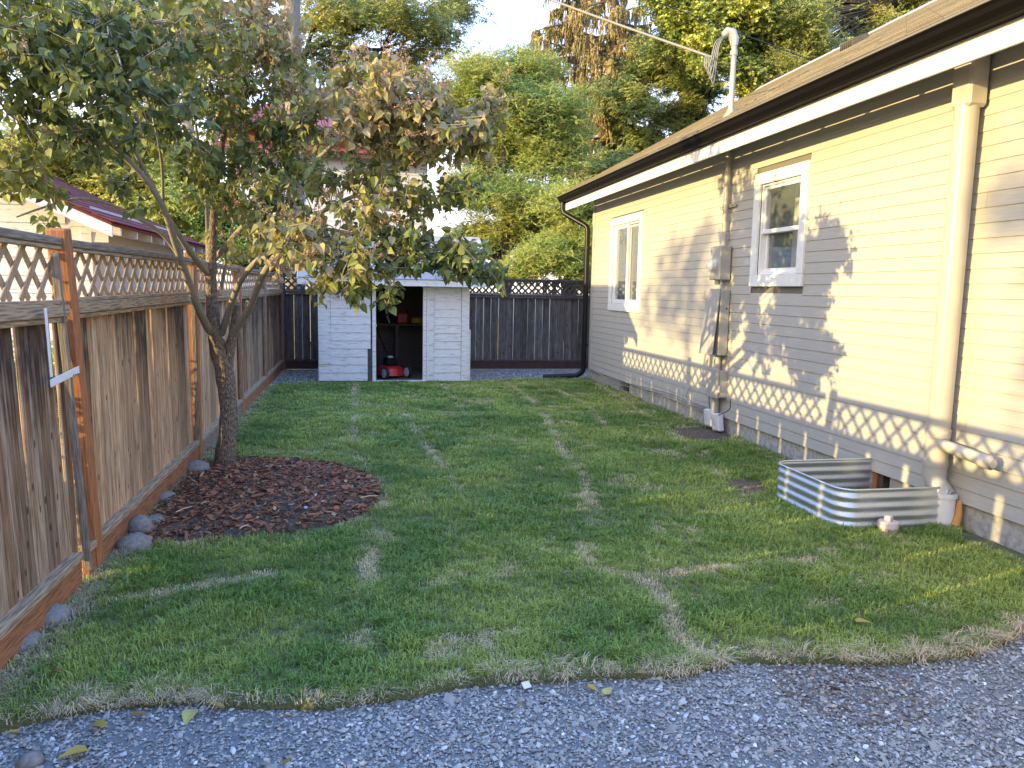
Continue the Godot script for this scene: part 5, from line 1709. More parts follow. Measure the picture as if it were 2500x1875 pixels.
	for c in clumps:
		var mid := on_z(c[0], c[1], c[2])
		var rad := Vector3(c[3], c[4], c[5]) * 1.12
		var left: int = int(c[6] * 1.32)
		while left > 0:
			var d := Vector3(rng.randfn(), rng.randfn(), rng.randfn()).normalized()
			var k := pow(rng.randf(), 0.45)
			var tip := mid + d * rad * k
			var grow := (d * 0.6 + Vector3(rng.randfn() * 0.3, 0.35 + rng.randfn() * 0.3, rng.randfn() * 0.3)).normalized()
			var L := rf(0.12, 0.24)
			var base := tip - grow * L
			var root := base.lerp(mid, rf(0.3, 0.6))
			twigs.tube([root - foot, base.lerp(root, 0.4) + Vector3(0, 0.015, 0) - foot, base - foot, tip - foot], [0.005, 0.0042, 0.0035, 0.002], 5, Color.WHITE, 0.0, false)
			var pairs := rng.randi_range(4, 6)
			for p in pairs:
				var at_p := base.lerp(tip, (p + 0.6) / pairs)
				var turn := rf(0, TAU)
				for sd in 2:
					left -= 1
					var x := grow.cross(Vector3.UP).normalized()
					var side := (x * cos(turn + PI * sd) + grow.cross(x).normalized() * sin(turn + PI * sd))
					var dirn := (side * 0.75 + grow * 0.25 + Vector3(0, rf(-1.25, -0.2), 0)).normalized()
					var nrm := (Vector3(0, 0.3, 0) + side * 0.5 + Vector3(rng.randfn() * 0.7, rng.randfn() * 0.3, rng.randfn() * 0.7))
					nrm = (nrm - dirn * nrm.dot(dirn)).normalized()
					var s := rf(0.042, 0.074)
					leaves.append([Transform3D(Basis(dirn.cross(nrm), dirn, nrm).scaled_local(Vector3(s, s, s)), at_p + dirn * 0.012 - foot), leaf_tone(c[7]), rng.randi_range(0, 3), 0.0])
			if c[7] > 0.8 and rng.randf() < 0.34 or rng.randf() < 0.05:        # last year's flower heads, gone brown
				for q in 34:
					var t := rng.randf()
					var pos := tip + grow * (0.13 * t) + Vector3(rng.randfn(), rng.randfn(), rng.randfn()) * 0.020 * (1.1 - t) - foot
					var bb := Basis.from_euler(Vector3(rf(-1, 1), rf(0, TAU), rf(-1, 1))).scaled(Vector3.ONE * rf(0.005, 0.0105))
					add_mesh(seeds, bead, Transform3D(bb, pos), Color(0.30, 0.17, 0.10).lerp(Color(0.42, 0.27, 0.17), rng.randf()))
	for l in leaves:
		var v: Vector3 = cam_basis.inverse() * (l[0].origin + foot - EYE)
		var inside: bool = absf(v.x / -v.z) < 0.68 and absf(v.y / -v.z) < 0.51
		l[3] = -v.z + (0.0 if inside else 50.0)
	leaves.sort_custom(func(a, b): return a[3] < b[3])
	var rest := MB.new()
	var shared := {}
	for k in leaves.size():
		var l: Array = leaves[k]
		if k < 300:
			var q := k % 16
			var key := "%d,%d" % [l[2], q]
			if not shared.has(key):
				var one := MB.new()
				add_mesh(one, protos[l[2]], Transform3D.IDENTITY, l[1])
				shared[key] = one.commit()
			part("leaf", shared[key], mat.leaf, T, l[0])
		else:
			add_mesh(rest, protos[l[2]], l[0], l[1])
	part("crown", rest.commit(), mat.leaf, T).set_meta("kind", "stuff")
	part("twigs", twigs.commit(), mat.smooth_bark, T).set_meta("kind", "stuff")
	var sm := part("seed_heads", seeds.commit(), mat.petal, T)
	sm.set_meta("kind", "stuff")
	print("lilac leaves ", leaves.size())

# ---------------------------------------------------------------- trees behind
func pinnate(pairs: int, n_leaves: int, leaf_len: float, leaf_wide: float, sd: int, droop: float) -> ArrayMesh:   # a twig end with several compound leaves, each one unit long
	rng.seed = sd
	var mb := MB.new()
	for j in n_leaves:
		var an := TAU * j / n_leaves + rf(-0.4, 0.4)
		var el := rf(-0.2, 0.9)
		var dirn := Vector3(cos(an) * cos(el), sin(el), sin(an) * cos(el))
		var side := dirn.cross(Vector3.UP).normalized()
		var start := Vector3(rf(-0.2, 0.2), rf(-0.3, 0.3), rf(-0.2, 0.2))
		for p in pairs:
			var t := (p + 0.8) / pairs
			var c := start + dirn * t - Vector3(0, droop * t * t, 0)
			var ax := (dirn - Vector3(0, 2.0 * droop * t, 0)).normalized()
			var tint := rf(0.8, 1.2)
			for s in [-1.0, 1.0]:
				var o: Vector3 = (side * s * 0.85 + ax * 0.4 + Vector3(0, rf(-0.35, 0.1), 0)).normalized()
				var L := leaf_len * rf(0.8, 1.15) * (1.0 - 0.35 * absf(t - 0.5))
				var w: Vector3 = o.cross(Vector3(rng.randfn(), rng.randfn() * 0.8, rng.randfn())).normalized() * leaf_wide
				var col := Color(tint, tint, tint)
				mb.poly([c, c + o * L * 0.45 - w, c + o * L, c + o * L * 0.45 + w], col)
	return mb.commit()

func hanging_spray(sd: int) -> ArrayMesh:      # drooping spruce branchlet, one unit long, hangs down from the origin
	rng.seed = sd
	var mb := MB.new()
	for j in 4:
		var x := rf(-0.16, 0.16)
		var z := rf(-0.16, 0.16)
		var L := rf(0.6, 1.0)
		for k in 12:
			var t := (k + 0.5) / 12.0
			var c := Vector3(x * (0.3 + t), -L * t, z * (0.3 + t))
			var an := rf(0, TAU)
			var w := 0.050 * (1.15 - t)
			var s := Vector3(cos(an), -0.5, sin(an)) * w
			var tint := rf(0.75, 1.25)
			mb.poly([c + Vector3(0, 0.05, 0), c + s + Vector3(0, -0.02, 0), c - Vector3(0, 0.10, 0), c - Vector3(s.x, -s.y, s.z) * 0.9 + Vector3(0, -0.03, 0)], Color(tint, tint, tint))
	return mb.commit()

# clumps: [centre, radii, how many sprays]; palette: linear colours
func far_tree(called: String, label: String, group: String, foot: Vector3, stems: Array, bark: Material, clumps: Array, spray: Mesh, palette: Array, size: Array, sd: int, lumpy := 0.62) -> void:
	rng.seed = sd
	var T := thing(called, label, "tree", foot, group)
	for s in stems:
		part("trunk" if s == stems[0] else "limb", tubem(curve(s[0], 3), _spread(s[1], (s[0].size() - 1) * 3 + 1), 10, 0.08), bark, T)
	var xfs := []
	var cols := []
	var tw := MB.new()
	var main: Array = stems[0][0]
	for c in clumps:
		var near: Vector3 = main[0]
		for s in stems:
			for p in s[0]:
				if p.distance_to(c[0]) < near.distance_to(c[0]):
					near = p
		var n: int = int(c[2] * 2.9)
		var groups := maxi(3, int(n / 30.0))
		for g in groups:
			var d := Vector3(rng.randfn(), rng.randfn(), rng.randfn()).normalized() * pow(rng.randf(), 0.5)
			var gm: Vector3 = c[0] + d * c[1]
			tw.tube([near, near.lerp(gm, 0.5) + Vector3(rf(-0.1, 0.1), rf(0.0, 0.2), rf(-0.1, 0.1)), gm], [0.03, 0.018, 0.008], 5, Color.WHITE, 0.0, false)
			var base_col: Color = palette[rng.randi_range(0, palette.size() - 1)]
			var spread: Vector3 = c[1] * lumpy * 0.55
			for i in int(float(n) / groups):
				var p := gm + Vector3(rng.randfn(), rng.randfn() * 0.7, rng.randfn()) * spread
				var b := Basis.from_euler(Vector3(rf(-0.6, 0.6), rf(0, TAU), rf(-0.6, 0.6))).scaled(Vector3.ONE * rf(size[0], size[1]) * 0.84)
				xfs.append(Transform3D(b, p))
				cols.append(base_col.lerp(palette[rng.randi_range(0, palette.size() - 1)], rng.randf() * 0.5) * rf(1.5, 2.4))
	part("twigs", tw.commit(), bark, T).set_meta("kind", "stuff")
	stuff("crown", spray, mat.far_leaf, xfs, cols, T)

func _spread(r: Array, n: int) -> Array:
	var res := []
	for k in n:
		var t := float(k) / maxi(n - 1, 1) * (r.size() - 1)
		var i := mini(int(t), r.size() - 2)
		res.append(lerpf(r[i], r[i + 1], t - i))
	return res

func spruce(label: String, foot: Vector3, high: float, wide: float, spray: Mesh, sd: int, bare_low: float) -> void:
	rng.seed = sd
	var T := thing("spruce_tree", label, "tree", foot, "drooping spruces behind the back fence")
	part("trunk", tubem([Vector3(0, -0.2, 0), Vector3(0.05, high * 0.4, 0), Vector3(0, high, 0)], [0.26, 0.17, 0.03], 10, 0.06), mat.dark_bark, T)
	var tw := MB.new()
	var xfs := []
	var cols := []
	var h := bare_low
	while h < high - 0.5:
		var reach := wide * (1.0 - pow(h / high, 1.6)) + 0.3
		for k in rng.randi_range(2, 4):
			var an := rf(0, TAU)
			var L := reach * rf(0.55, 1.1)
			var d := Vector3(cos(an), 0, sin(an))
			var a := Vector3(0, h, 0)
			var m := a + d * L * 0.5 + Vector3(0, -0.10 * L, 0)
			var e := a + d * L + Vector3(0, rf(-0.30, 0.02) * L, 0)
			tw.tube([a, m, e], [0.045, 0.03, 0.012], 5, Color.WHITE, 0.0, false)
			var steps := int(L / 0.10)
			for s in steps:
				var t := (s + 1.0) / steps
				var p := a.lerp(m, t * 2.0) if t < 0.5 else m.lerp(e, t * 2.0 - 1.0)
				if rng.randf() < 0.25:
					continue
				for r in (1 if rng.randf() < 0.65 else 2):
					var len := rf(0.35, 0.95) * (0.55 + 0.6 * t)
					var q := p + Vector3(-d.z, 0, d.x) * rng.randfn() * 0.13 * L * 0.5
					xfs.append(Transform3D(Basis(Vector3.UP, rf(0, TAU)).scaled(Vector3(0.9, len, 0.9)), q))
					var dead := rng.randf()
					var c := Color(0.22, 0.22, 0.07).lerp(Color(0.46, 0.335, 0.15), dead)
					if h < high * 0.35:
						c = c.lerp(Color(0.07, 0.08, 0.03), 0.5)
					cols.append(c * rf(0.8, 1.2))
		h += rf(0.22, 0.42)
	part("branches", tw.commit(), mat.dark_bark, T).set_meta("kind", "stuff")
	stuff("crown", spray, mat.far_leaf, xfs, cols, T)

func V(px: float, py: float, z: float, foot: Vector3) -> Vector3:
	return on_z(px, py, z) - foot

func make_far_trees() -> void:
	var locust := pinnate(9, 5, 0.16, 0.035, 601, 0.25)
	var sumac := pinnate(8, 5, 0.26, 0.045, 602, 0.55)
	var broad := pinnate(4, 5, 0.42, 0.12, 603, 0.35)
	var hang := hanging_spray(604)
	var green := [Color(0.16, 0.21, 0.055), Color(0.11, 0.165, 0.045), Color(0.21, 0.24, 0.06), Color(0.25, 0.235, 0.06)]
	var gold := [Color(0.14, 0.18, 0.045), Color(0.27, 0.27, 0.055), Color(0.19, 0.22, 0.05), Color(0.10, 0.14, 0.04)]
	var dusk := [Color(0.11, 0.145, 0.05), Color(0.16, 0.19, 0.055), Color(0.25, 0.25, 0.07), Color(0.08, 0.115, 0.04)]
	# feathery locusts straight behind the back fence
	var f := Vector3(3.3, 0, -18.0)
	var st := [[[Vector3.ZERO, Vector3(0.1, 2.0, 0), Vector3(0.0, 4.5, 0), Vector3(-0.2, 6.6, 0)], [0.14, 0.11, 0.07, 0.02]], [[Vector3(0.08, 1.4, 0), Vector3(0.8, 3.2, 0.3), Vector3(1.3, 5.0, 0.2)], [0.08, 0.05, 0.02]]]
	var cl := []
	for e in [[1170, 190, 0.55, 0.5, 300], [1290, 180, 0.6, 0.5, 340], [1240, 270, 0.8, 0.5, 420], [1350, 270, 0.6, 0.5, 340], [1200, 370, 0.7, 0.55, 400], [1320, 380, 0.7, 0.5, 380], [1150, 470, 0.55, 0.45, 240], [1250, 490, 0.7, 0.5, 380], [1180, 580, 0.6, 0.5, 280], [1290, 580, 0.6, 0.5, 300], [1390, 330, 0.45, 0.5, 220], [1110, 260, 0.4, 0.4, 120]]:
		cl.append([V(e[0], e[1], -18.0 + rf(-0.8, 0.8), f), Vector3(e[2], e[3], e[2]), e[4]])
	far_tree("locust_tree", "tall feathery yellow green locust behind the back fence", "feathery trees behind the back fence", f, st, mat.dark_bark, cl, locust, green, [0.17, 0.30], 611, 0.85)
	f = Vector3(4.7, 0, -16.4)
	st = [[[Vector3.ZERO, Vector3(-0.1, 1.2, 0), Vector3(-0.2, 2.6, 0), Vector3(-0.1, 3.4, 0)], [0.10, 0.08, 0.05, 0.02]], [[Vector3(0, 0.8, 0), Vector3(-0.5, 2.0, 0.1), Vector3(-0.9, 2.6, 0)], [0.05, 0.03, 0.01]]]
	cl = []
	for e in [[1380, 500, 0.55, 0.4, 300], [1420, 590, 0.6, 0.4, 320], [1340, 620, 0.45, 0.3, 220], [1400, 660, 0.5, 0.25, 200], [1290, 660, 0.4, 0.25, 160], [1460, 520, 0.5, 0.4, 240]]:
		cl.append([V(e[0], e[1], -16.4 + rf(-0.4, 0.4), f), Vector3(e[2], e[3], e[2]), e[4]])
	far_tree("locust_tree", "low pale green locust just over the back fence by the downspout", "feathery trees behind the back fence", f, st, mat.dark_bark, cl, locust, [Color(0.22, 0.26, 0.07), Color(0.17, 0.22, 0.06), Color(0.27, 0.27, 0.07)], [0.15, 0.26], 612, 0.8)
	spruce("tall spruce with brown drooping twigs left of the other spruce", Vector3(6.9, 0, -25.0), 15.0, 2.9, hang, 613, 6.0)
	spruce("tall spruce with brown drooping twigs beside the roof edge", Vector3(7.3, 0, -22.5), 14.0, 2.3, hang, 614, 2.2)
	# behind the roof of the house
	f = Vector3(9.3, 0, -21.0)
	st = [[[Vector3.ZERO, Vector3(0, 3.0, 0), Vector3(0.2, 6.0, 0), Vector3(0.4, 9.0, 0)], [0.2, 0.15, 0.10, 0.03]], [[Vector3(0, 3.4, 0), Vector3(-1.2, 5.2, 0), Vector3(-2.0, 6.6, 0)], [0.1, 0.06, 0.02]]]
	cl = []
	for e in [[1520, 260, 0.8, 0.6, 124], [1600, 180, 0.8, 0.7, 134], [1560, 340, 0.7, 0.5, 96], [1660, 290, 0.7, 0.5, 105], [1640, 130, 0.7, 0.6, 105], [1700, 210, 0.6, 0.5, 86], [1480, 390, 0.5, 0.4, 62]]:
		cl.append([V(e[0], e[1], -21.0 + rf(-0.8, 0.8), f), Vector3(e[2], e[3], e[2]), e[4]])
	far_tree("walnut_tree", "dark green walnut tree rising behind the house roof edge", "trees behind the house roof", f, st, mat.dark_bark, cl, sumac, dusk, [0.28, 0.45], 615)
	f = Vector3(10.2, 0, -19.0)
	st = [[[Vector3.ZERO, Vector3(0, 3.0, 0), Vector3(-0.4, 6.0, 0), Vector3(-0.9, 9.0, 0)], [0.18, 0.14, 0.09, 0.03]]]
	cl = []
	for e in [[1700, 60, 0.8, 0.6, 180], [1790, 30, 0.8, 0.6, 168], [1740, 130, 0.6, 0.5, 132], [1850, 90, 0.7, 0.5, 144], [1840, 180, 0.5, 0.4, 84], [1650, 10, 0.6, 0.5, 108], [1780, -60, 0.9, 0.6, 144]]:
		cl.append([V(e[0], e[1], -19.0 + rf(-0.8, 0.8), f), Vector3(e[2], e[3], e[2]), e[4]])
	far_tree("golden_ash", "leafy tree turning yellow behind the weatherhead", "trees behind the house roof", f, st, mat.dark_bark, cl, broad, gold, [0.20, 0.34], 616)
	f = Vector3(13.0, 0, -18.5)
	st = [[[Vector3.ZERO, Vector3(0, 3.0, 0), Vector3(0.2, 6.0, 0), Vector3(0.3, 9.0, 0)], [0.18, 0.14, 0.09, 0.03]]]
	cl = []
	for e in [[1950, 60, 0.8, 0.6, 251], [2050, 20, 0.9, 0.6, 266], [2000, 140, 0.7, 0.5, 196], [2130, 70, 0.8, 0.5, 224], [1910, 160, 0.6, 0.5, 154], [2220, 20, 0.7, 0.5, 182], [2080, -70, 1.2, 0.6, 210], [1900, -20, 0.6, 0.5, 125], [2280, -40, 0.8, 0.5, 140]]:
		cl.append([V(e[0], e[1], -18.5 + rf(-0.8, 0.8), f), Vector3(e[2], e[3], e[2]), e[4]])
	far_tree("locust_tree", "broad olive green locust behind the roof ridge", "trees behind the house roof", f, st, mat.dark_bark, cl, locust, [Color(0.19, 0.21, 0.06), Color(0.25, 0.25, 0.065), Color(0.15, 0.18, 0.05), Color(0.30, 0.26, 0.07)], [0.20, 0.34], 617)
	# open tree with compound leaves and pale forked trunk behind the lilac
	f = Vector3(-5.1, 0, -24.0)
	st = [[[Vector3.ZERO, V(500, 640, -24.0, f), V(490, 520, -24.0, f), V(470, 400, -24.0, f), V(455, 250, -24.0, f), V(440, 60, -24.0, f)], [0.34, 0.30, 0.25, 0.19, 0.13, 0.07]],
		[[V(495, 560, -24.0, f), V(515, 430, -23.8, f), V(530, 300, -23.5, f), V(600, 120, -23.5, f)], [0.20, 0.16, 0.12, 0.05]],
		[[V(480, 460, -24.0, f), V(420, 380, -24.0, f), V(330, 250, -24.3, f), V(230, 120, -24.6, f)], [0.10, 0.07, 0.05, 0.02]]]
	cl = []
	for e in [[260, 60, 1.30, 0.87, 90], [400, 40, 1.30, 0.87, 102], [330, 200, 1.16, 0.72, 78], [520, 120, 1.16, 0.87, 84], [150, 160, 1.16, 0.72, 72], [60, 80, 1.16, 0.72, 72], [440, 380, 0.72, 0.58, 42], [570, 300, 0.72, 0.72, 54]]:
		cl.append([V(e[0], e[1], -24.0 + rf(-1.2, 1.2), f), Vector3(e[2], e[3], e[2]), e[4]])
	far_tree("walnut_tree", "open tree with pale forked trunk behind the lilac", "open trees behind the fence", f, st, mat.pale_bark, cl, sumac, gold, [0.34, 0.56], 618, 0.9)
	f = Vector3(-1.4, 0, -29.5)
	st = [[[Vector3.ZERO, Vector3(-0.1, 3.0, 0), V(735, 180, -29.5, f), V(790, 110, -29.5, f), V(900, 60, -29.5, f)], [0.26, 0.22, 0.15, 0.09, 0.04]],
		[[V(735, 190, -29.5, f), V(760, 80, -29.3, f), V(800, 0, -29.3, f)], [0.10, 0.07, 0.04]], [[V(790, 110, -29.5, f), V(930, 120, -29.8, f), V(1080, 60, -30.0, f)], [0.07, 0.05, 0.02]]]
	cl = []
	for e in [[800, 40, 1.26, 0.70, 54], [900, 30, 1.26, 0.70, 58], [1000, 60, 1.26, 0.70, 63], [820, 140, 0.98, 0.56, 37], [1060, 120, 0.84, 0.56, 33], [960, 140, 1.12, 0.56, 37], [1090, 20, 0.84, 0.56, 33], [680, 120, 0.98, 0.70, 37], [900, 210, 0.84, 0.42, 21], [1010, 190, 0.84, 0.56, 25]]:
		cl.append([V(e[0], e[1], -29.5 + rf(-1.2, 1.2), f), Vector3(e[2], e[3], e[2]), e[4]])
	far_tree("walnut_tree", "sparse tree with thin spreading limbs beside the utility pole", "open trees behind the fence", f, st, mat.dark_bark, cl, sumac, [Color(0.13, 0.16, 0.045), Color(0.24, 0.23, 0.06), Color(0.09, 0.12, 0.04), Color(0.20, 0.20, 0.055)], [0.40, 0.66], 619, 0.9)
	# yellowing shrubs beyond the garage, green shrubs behind the fence
	f = Vector3(-6.6, 0, -17.5)
	st = [[[Vector3.ZERO, Vector3(0.1, 1.5, 0), Vector3(0, 3.5, 0)], [0.12, 0.09, 0.03]]]
	cl = []
	for e in [[120, 380, 0.8, 0.4, 130], [220, 410, 0.9, 0.5, 200], [330, 450, 0.9, 0.5, 220], [420, 500, 0.8, 0.5, 220], [300, 360, 0.8, 0.4, 120], [200, 330, 0.7, 0.4, 80], [490, 560, 0.6, 0.5, 160], [40, 400, 0.7, 0.4, 110]]:
		cl.append([V(e[0], e[1], -17.5 + rf(-0.8, 0.8), f), Vector3(e[2], e[3], e[2]), e[4]])
	far_tree("yellow_shrub", "yellowing shrubby tree beyond the red garage roof", "shrubs behind the fence", f, st, mat.dark_bark, cl, sumac, [Color(0.30, 0.29, 0.06), Color(0.20, 0.24, 0.055), Color(0.26, 0.26, 0.06), Color(0.22, 0.20, 0.06)], [0.24, 0.40], 620)
	f = Vector3(-2.4, 0, -15.6)
	st = [[[Vector3.ZERO, Vector3(0.1, 1.0, 0), Vector3(0, 2.0, 0)], [0.06, 0.04, 0.015]]]
	cl = []
	for e in [[570, 600, 0.45, 0.35, 150], [630, 570, 0.4, 0.3, 120], [620, 640, 0.45, 0.25, 130], [540, 520, 0.35, 0.3, 90], [680, 620, 0.3, 0.3, 70]]:
		cl.append([V(e[0], e[1], -15.6 + rf(-0.3, 0.3), f), Vector3(e[2], e[3], e[2]), e[4]])
	far_tree("green_shrub", "dense green shrub over the far corner of the fence", "shrubs behind the fence", f, st, mat.dark_bark, cl, broad, [Color(0.09, 0.15, 0.04), Color(0.14, 0.20, 0.05), Color(0.06, 0.10, 0.03)], [0.14, 0.24], 621)
	# beyond the frame on the sun's side: the trees whose soft shadows lie on the house wall
	for e in [[Vector3(-22.5, 0, -0.4), 622, [[-0.2, 6.5, -0.9, 0.6, 8], [0.1, 7.2, -0.2, 0.6, 9], [-0.3, 6.4, 0.3, 0.5, 6]], "roadside tree left of the garage"], [Vector3(-24.0, 0, 5.0), 623, [[0.0, 7.3, 0.2, 0.5, 9], [0.2, 6.8, 0.7, 0.4, 6]], "roadside tree left of the driveway"]]:
		st = [[[Vector3.ZERO, Vector3(0.1, 3.0, 0), Vector3(0, 6.5, 0)], [0.10, 0.08, 0.03]]]
		cl = []
		for q in e[2]:
			cl.append([Vector3(q[0], q[1], q[2]), Vector3(q[3], q[3] * 0.9, q[3]), q[4]])
		far_tree("roadside_tree", e[3], "trees beyond the frame", e[0], st, mat.dark_bark, cl, broad, dusk, [0.25, 0.4], e[1], 1.0)
	# low plants on the neighbour's side, seen through the gaps between the boards
	for k in 7:
		rng.seed = 660 + k
		var fz := 2.6 - 1.75 * k
		st = [[[Vector3.ZERO, Vector3(0.02, 0.3, 0), Vector3(0, 0.6, 0)], [0.03, 0.02, 0.01]]]
		cl = []
		for q in 5:
			cl.append([Vector3(rf(-0.15, 0.15), rf(0.3, 0.85), -0.7 + 0.35 * q), Vector3(0.22, 0.2, 0.28), 30])
		far_tree("low_shrub", ["leafy shrub behind the fence beside the driveway", "leafy shrub behind the fence before the lawn edge", "leafy shrub behind the leaning post", "leafy shrub behind the boards by the big stone", "leafy shrub behind the boards by the mulch bed", "leafy shrub behind the fence and the tree trunk", "leafy shrub before the garage gable"][k], "shrubs along the neighbour's side of the fence", Vector3(-2.45, 0, fz), st, mat.dark_bark, cl, broad, gold, [0.08, 0.14], 670 + k, 0.9)
	# the belt of trees that closes the view beyond the neighbouring yards; the windows mirror some of it
	var belt := [[-26.0, -17.0, 6.5], [-21.0, -23.0, 7.5], [-15.5, -28.0, 7.5], [-9.5, -31.0, 6.5]]
	for k in belt.size():
		var b: Array = belt[k]
		st = [[[Vector3.ZERO, Vector3(0.1, b[2] * 0.4, 0), Vector3(-0.1, b[2] * 0.8, 0)], [0.28, 0.2, 0.06]]]
		cl = []
		rng.seed = 640 + k
		for q in 9:
			cl.append([Vector3(rf(-2.4, 2.4), b[2] * rf(0.22, 0.95), rf(-1.5, 1.5)), Vector3(1.4, 1.0, 1.4), 40])
		far_tree("maple_tree", ["round maple left of the garage", "tall maple beyond the garage roof", "broad maple farther beyond the garage", "maple between the garage and the red roofed house"][k], "belt of maples beyond the yards", Vector3(b[0], 0, b[1]), st, mat.dark_bark, cl, broad, [dusk, green, gold][k % 3], [0.5, 0.85], 650 + k, 0.9)

# ---------------------------------------------------------------- fallen leaves and litter
func make_litter() -> void:
	rng.seed = 701
	var mats := []
	for k in 4:
		var one := MB.new()
		add_mesh(one, heart_leaf(Color.WHITE, [0.4, 0.9, 0.2, 0.6][k], [0.25, -0.3, 0.4, 0.1][k], [0.7, 0.55, 0.9, 0.6][k]), Transform3D.IDENTITY, [Color(0.50, 0.36, 0.06), Color(0.42, 0.30, 0.09), Color(0.58, 0.50, 0.16), Color(0.34, 0.20, 0.08)][k])
		mats.append(one.commit())
	var spots := [
		[225, 1770, 0.085, 0, "largest yellow leaf lying on the gravel"], [215, 1832, 0.10, 0, "long narrow yellow leaf lying on the gravel"], [318, 1750, 0.07, 3, "curled brown leaf on the gravel near the turf edge"], [470, 1732, 0.08, 2, "pale folded leaf on the gravel near the turf edge"], [548, 1730, 0.07, 1, "narrow tan leaf on the gravel against the turf"], [50, 1788, 0.05, 1, "small yellow leaf on the gravel by the turf corner"], [1434, 1675, 0.06, 0, "yellow leaf on the gravel touching the straw edge"], [1478, 1695, 0.055, 2, "pale yellow leaf on the open gravel"], [1275, 1724, 0.03, 3, "tiny orange leaf on the open gravel"], [1580, 1645, 0.06, 3, "brown leaf caught in the straw edge of the turf"], [690, 1866, 0.05, 1, "small tan leaf on the gravel"], [2090, 1518, 0.08, 0, "bright yellow leaf on the green lawn"], [130, 1640, 0.05, 3, "brown leaf on the lawn near the kickboard"], [1365, 1233, 0.05, 3, "brown leaf standing in the middle of the lawn"],
	]
	for s in spots:
		var p := on_ground(s[0], s[1], 0.03 if s[1] < 1680 and s[0] != 1434 else -0.018)
		var o := part("fallen_leaf", mats[s[3]], mat.leaf, self, Transform3D(Basis.from_euler(Vector3(-PI / 2 + rf(-0.25, 0.45), rf(0, TAU), 0), EULER_ORDER_YXZ).scaled(Vector3.ONE * s[2]), p))
		tag(o, s[4], "leaf", "fallen leaves")
	for k in 46:
		var p := Vector3(rf(-1.2, 2.6), 0.028, rf(-12.3, -8.2)) if k < 26 else Vector3(rf(-1.35, -0.75), -0.005, rf(-14.6, -12.7))
		if k < 26 and rng.randf() < 0.6:
			p.x = rf(-1.2, 0.6)
		var o := part("fallen_leaf", mats[[0, 2, 2, 0][k % 4]], mat.leaf, self, Transform3D(Basis.from_euler(Vector3(-PI / 2 + rf(-0.3, 0.3), rf(0, TAU), 0), EULER_ORDER_YXZ).scaled(Vector3.ONE * rf(0.05, 0.085)), p))
		tag(o, "small yellow leaf lying on the far lawn" if k < 26 else "yellow leaf on the gravel in the shaded corner beside the shed", "leaf", "fallen leaves on the lawn" if k < 26 else "fallen leaves beside the shed")
	var chip := part("paper_scrap", boxm(Vector3(0.035, 0.004, 0.03), 0.001), mat.white_plastic, self, at(on_ground(1285, 1672, -0.012), Vector3(0.5, 0.3, 0)))
	tag(chip, "small white square scrap at the edge of the turf", "scrap")
	for k in 9:
		var e: Array = [[430, 1250], [510, 1225], [585, 1290], [640, 1240], [660, 1180], [740, 1210], [800, 1250], [560, 1190], [880, 1215]][k]
		var p := on_ground(e[0], e[1], 0.07)
		var a := rf(0, TAU)
		var L := rf(0.06, 0.14)
		var o := part("twig", tubem([p, p + Vector3(cos(a) * L * 0.5, 0.006, sin(a) * L * 0.5), p + Vector3(cos(a) * L, 0.0, sin(a) * L)], [0.005, 0.004, 0.003], 5), mat.cut_wood, self)
		tag(o, "short pale twig lying on the bark mulch", "twig", "twigs on the mulch")

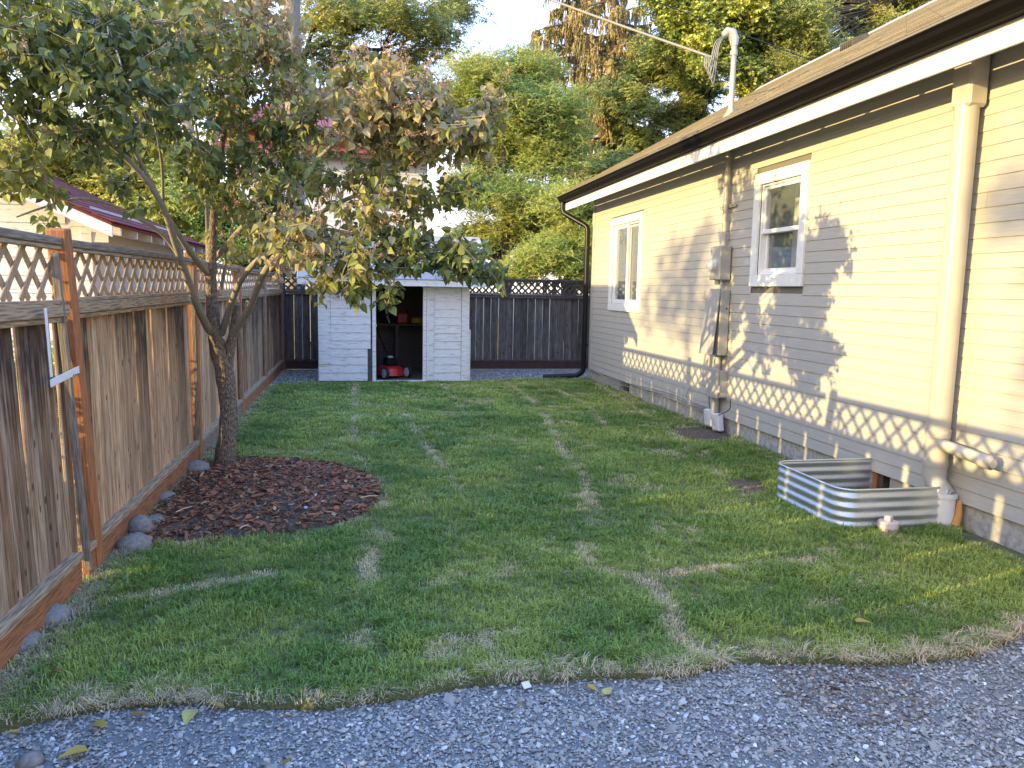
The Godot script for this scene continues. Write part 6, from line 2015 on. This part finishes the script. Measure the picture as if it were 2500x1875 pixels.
# ---------------------------------------------------------------- everything
func _ready() -> void:
	var yaw := deg_to_rad(11.29)
	var pitch := deg_to_rad(7.035)
	var roll := deg_to_rad(1.11)
	var fwd := Vector3(sin(yaw) * cos(pitch), -sin(pitch), -cos(yaw) * cos(pitch))
	var right := Vector3(cos(yaw), 0, sin(yaw))
	var up := right.cross(fwd)
	cam_basis = Basis(right * cos(roll) + up * sin(roll), up * cos(roll) - right * sin(roll), -fwd)
	var cam := Camera3D.new()
	cam.name = "camera"
	cam.fov = rad_to_deg(2.0 * atan(937.5 / LENS))
	cam.near = 0.05
	cam.far = 600.0
	cam.transform = Transform3D(cam_basis, EYE)
	add_child(cam)
	cam.current = true

	var env := Environment.new()
	env.background_mode = Environment.BG_SKY
	env.tonemap_mode = Environment.TONE_MAPPER_LINEAR
	env.tonemap_exposure = 2.85
	env.sdfgi_enabled = true
	env.ssao_enabled = true
	env.ssil_enabled = true
	var sky_m := ProceduralSkyMaterial.new()
	sky_m.sky_top_color = Color(0.46, 0.645, 0.92)
	sky_m.sky_horizon_color = Color(1.0, 0.94, 0.86)
	sky_m.sky_curve = 0.15
	sky_m.ground_bottom_color = lin(0.10, 0.09, 0.08)
	sky_m.ground_horizon_color = lin(0.25, 0.24, 0.22)
	sky_m.energy_multiplier = 1.3
	sky_m.sun_angle_max = 100.0
	sky_m.sun_curve = 0.42
	var sky := Sky.new()
	sky.sky_material = sky_m
	env.sky = sky
	var we := WorldEnvironment.new()
	we.name = "world"
	we.environment = env
	add_child(we)

	var sun := DirectionalLight3D.new()
	sun.name = "sun"
	var ldir := Vector3(5.45, -1.06, -1.75).normalized()
	sun.transform = Transform3D(Basis.looking_at(ldir, Vector3.UP), Vector3(0, 20, 0))
	sun.light_color = Color(1.0, 0.88, 0.60)
	sun.light_energy = 1.02
	sun.light_angular_distance = 0.45
	sun.shadow_enabled = true
	add_child(sun)

	var t0 := Time.get_ticks_msec()
	make_materials()
	print("materials ", Time.get_ticks_msec() - t0)
	make_ground()
	make_house()
	make_shed()
	make_garage()
	make_far_house()
	make_left_fence()
	make_back_fence()
	print("built ", Time.get_ticks_msec() - t0)
	make_lilac()
	make_far_trees()
	print("trees ", Time.get_ticks_msec() - t0)
	make_house_fittings()
	make_pole_and_lines()
	make_mulch()
	make_grass()
	make_gravel()
	make_stones()
	make_bracket()
	make_litter()
	print("done ", Time.get_ticks_msec() - t0)
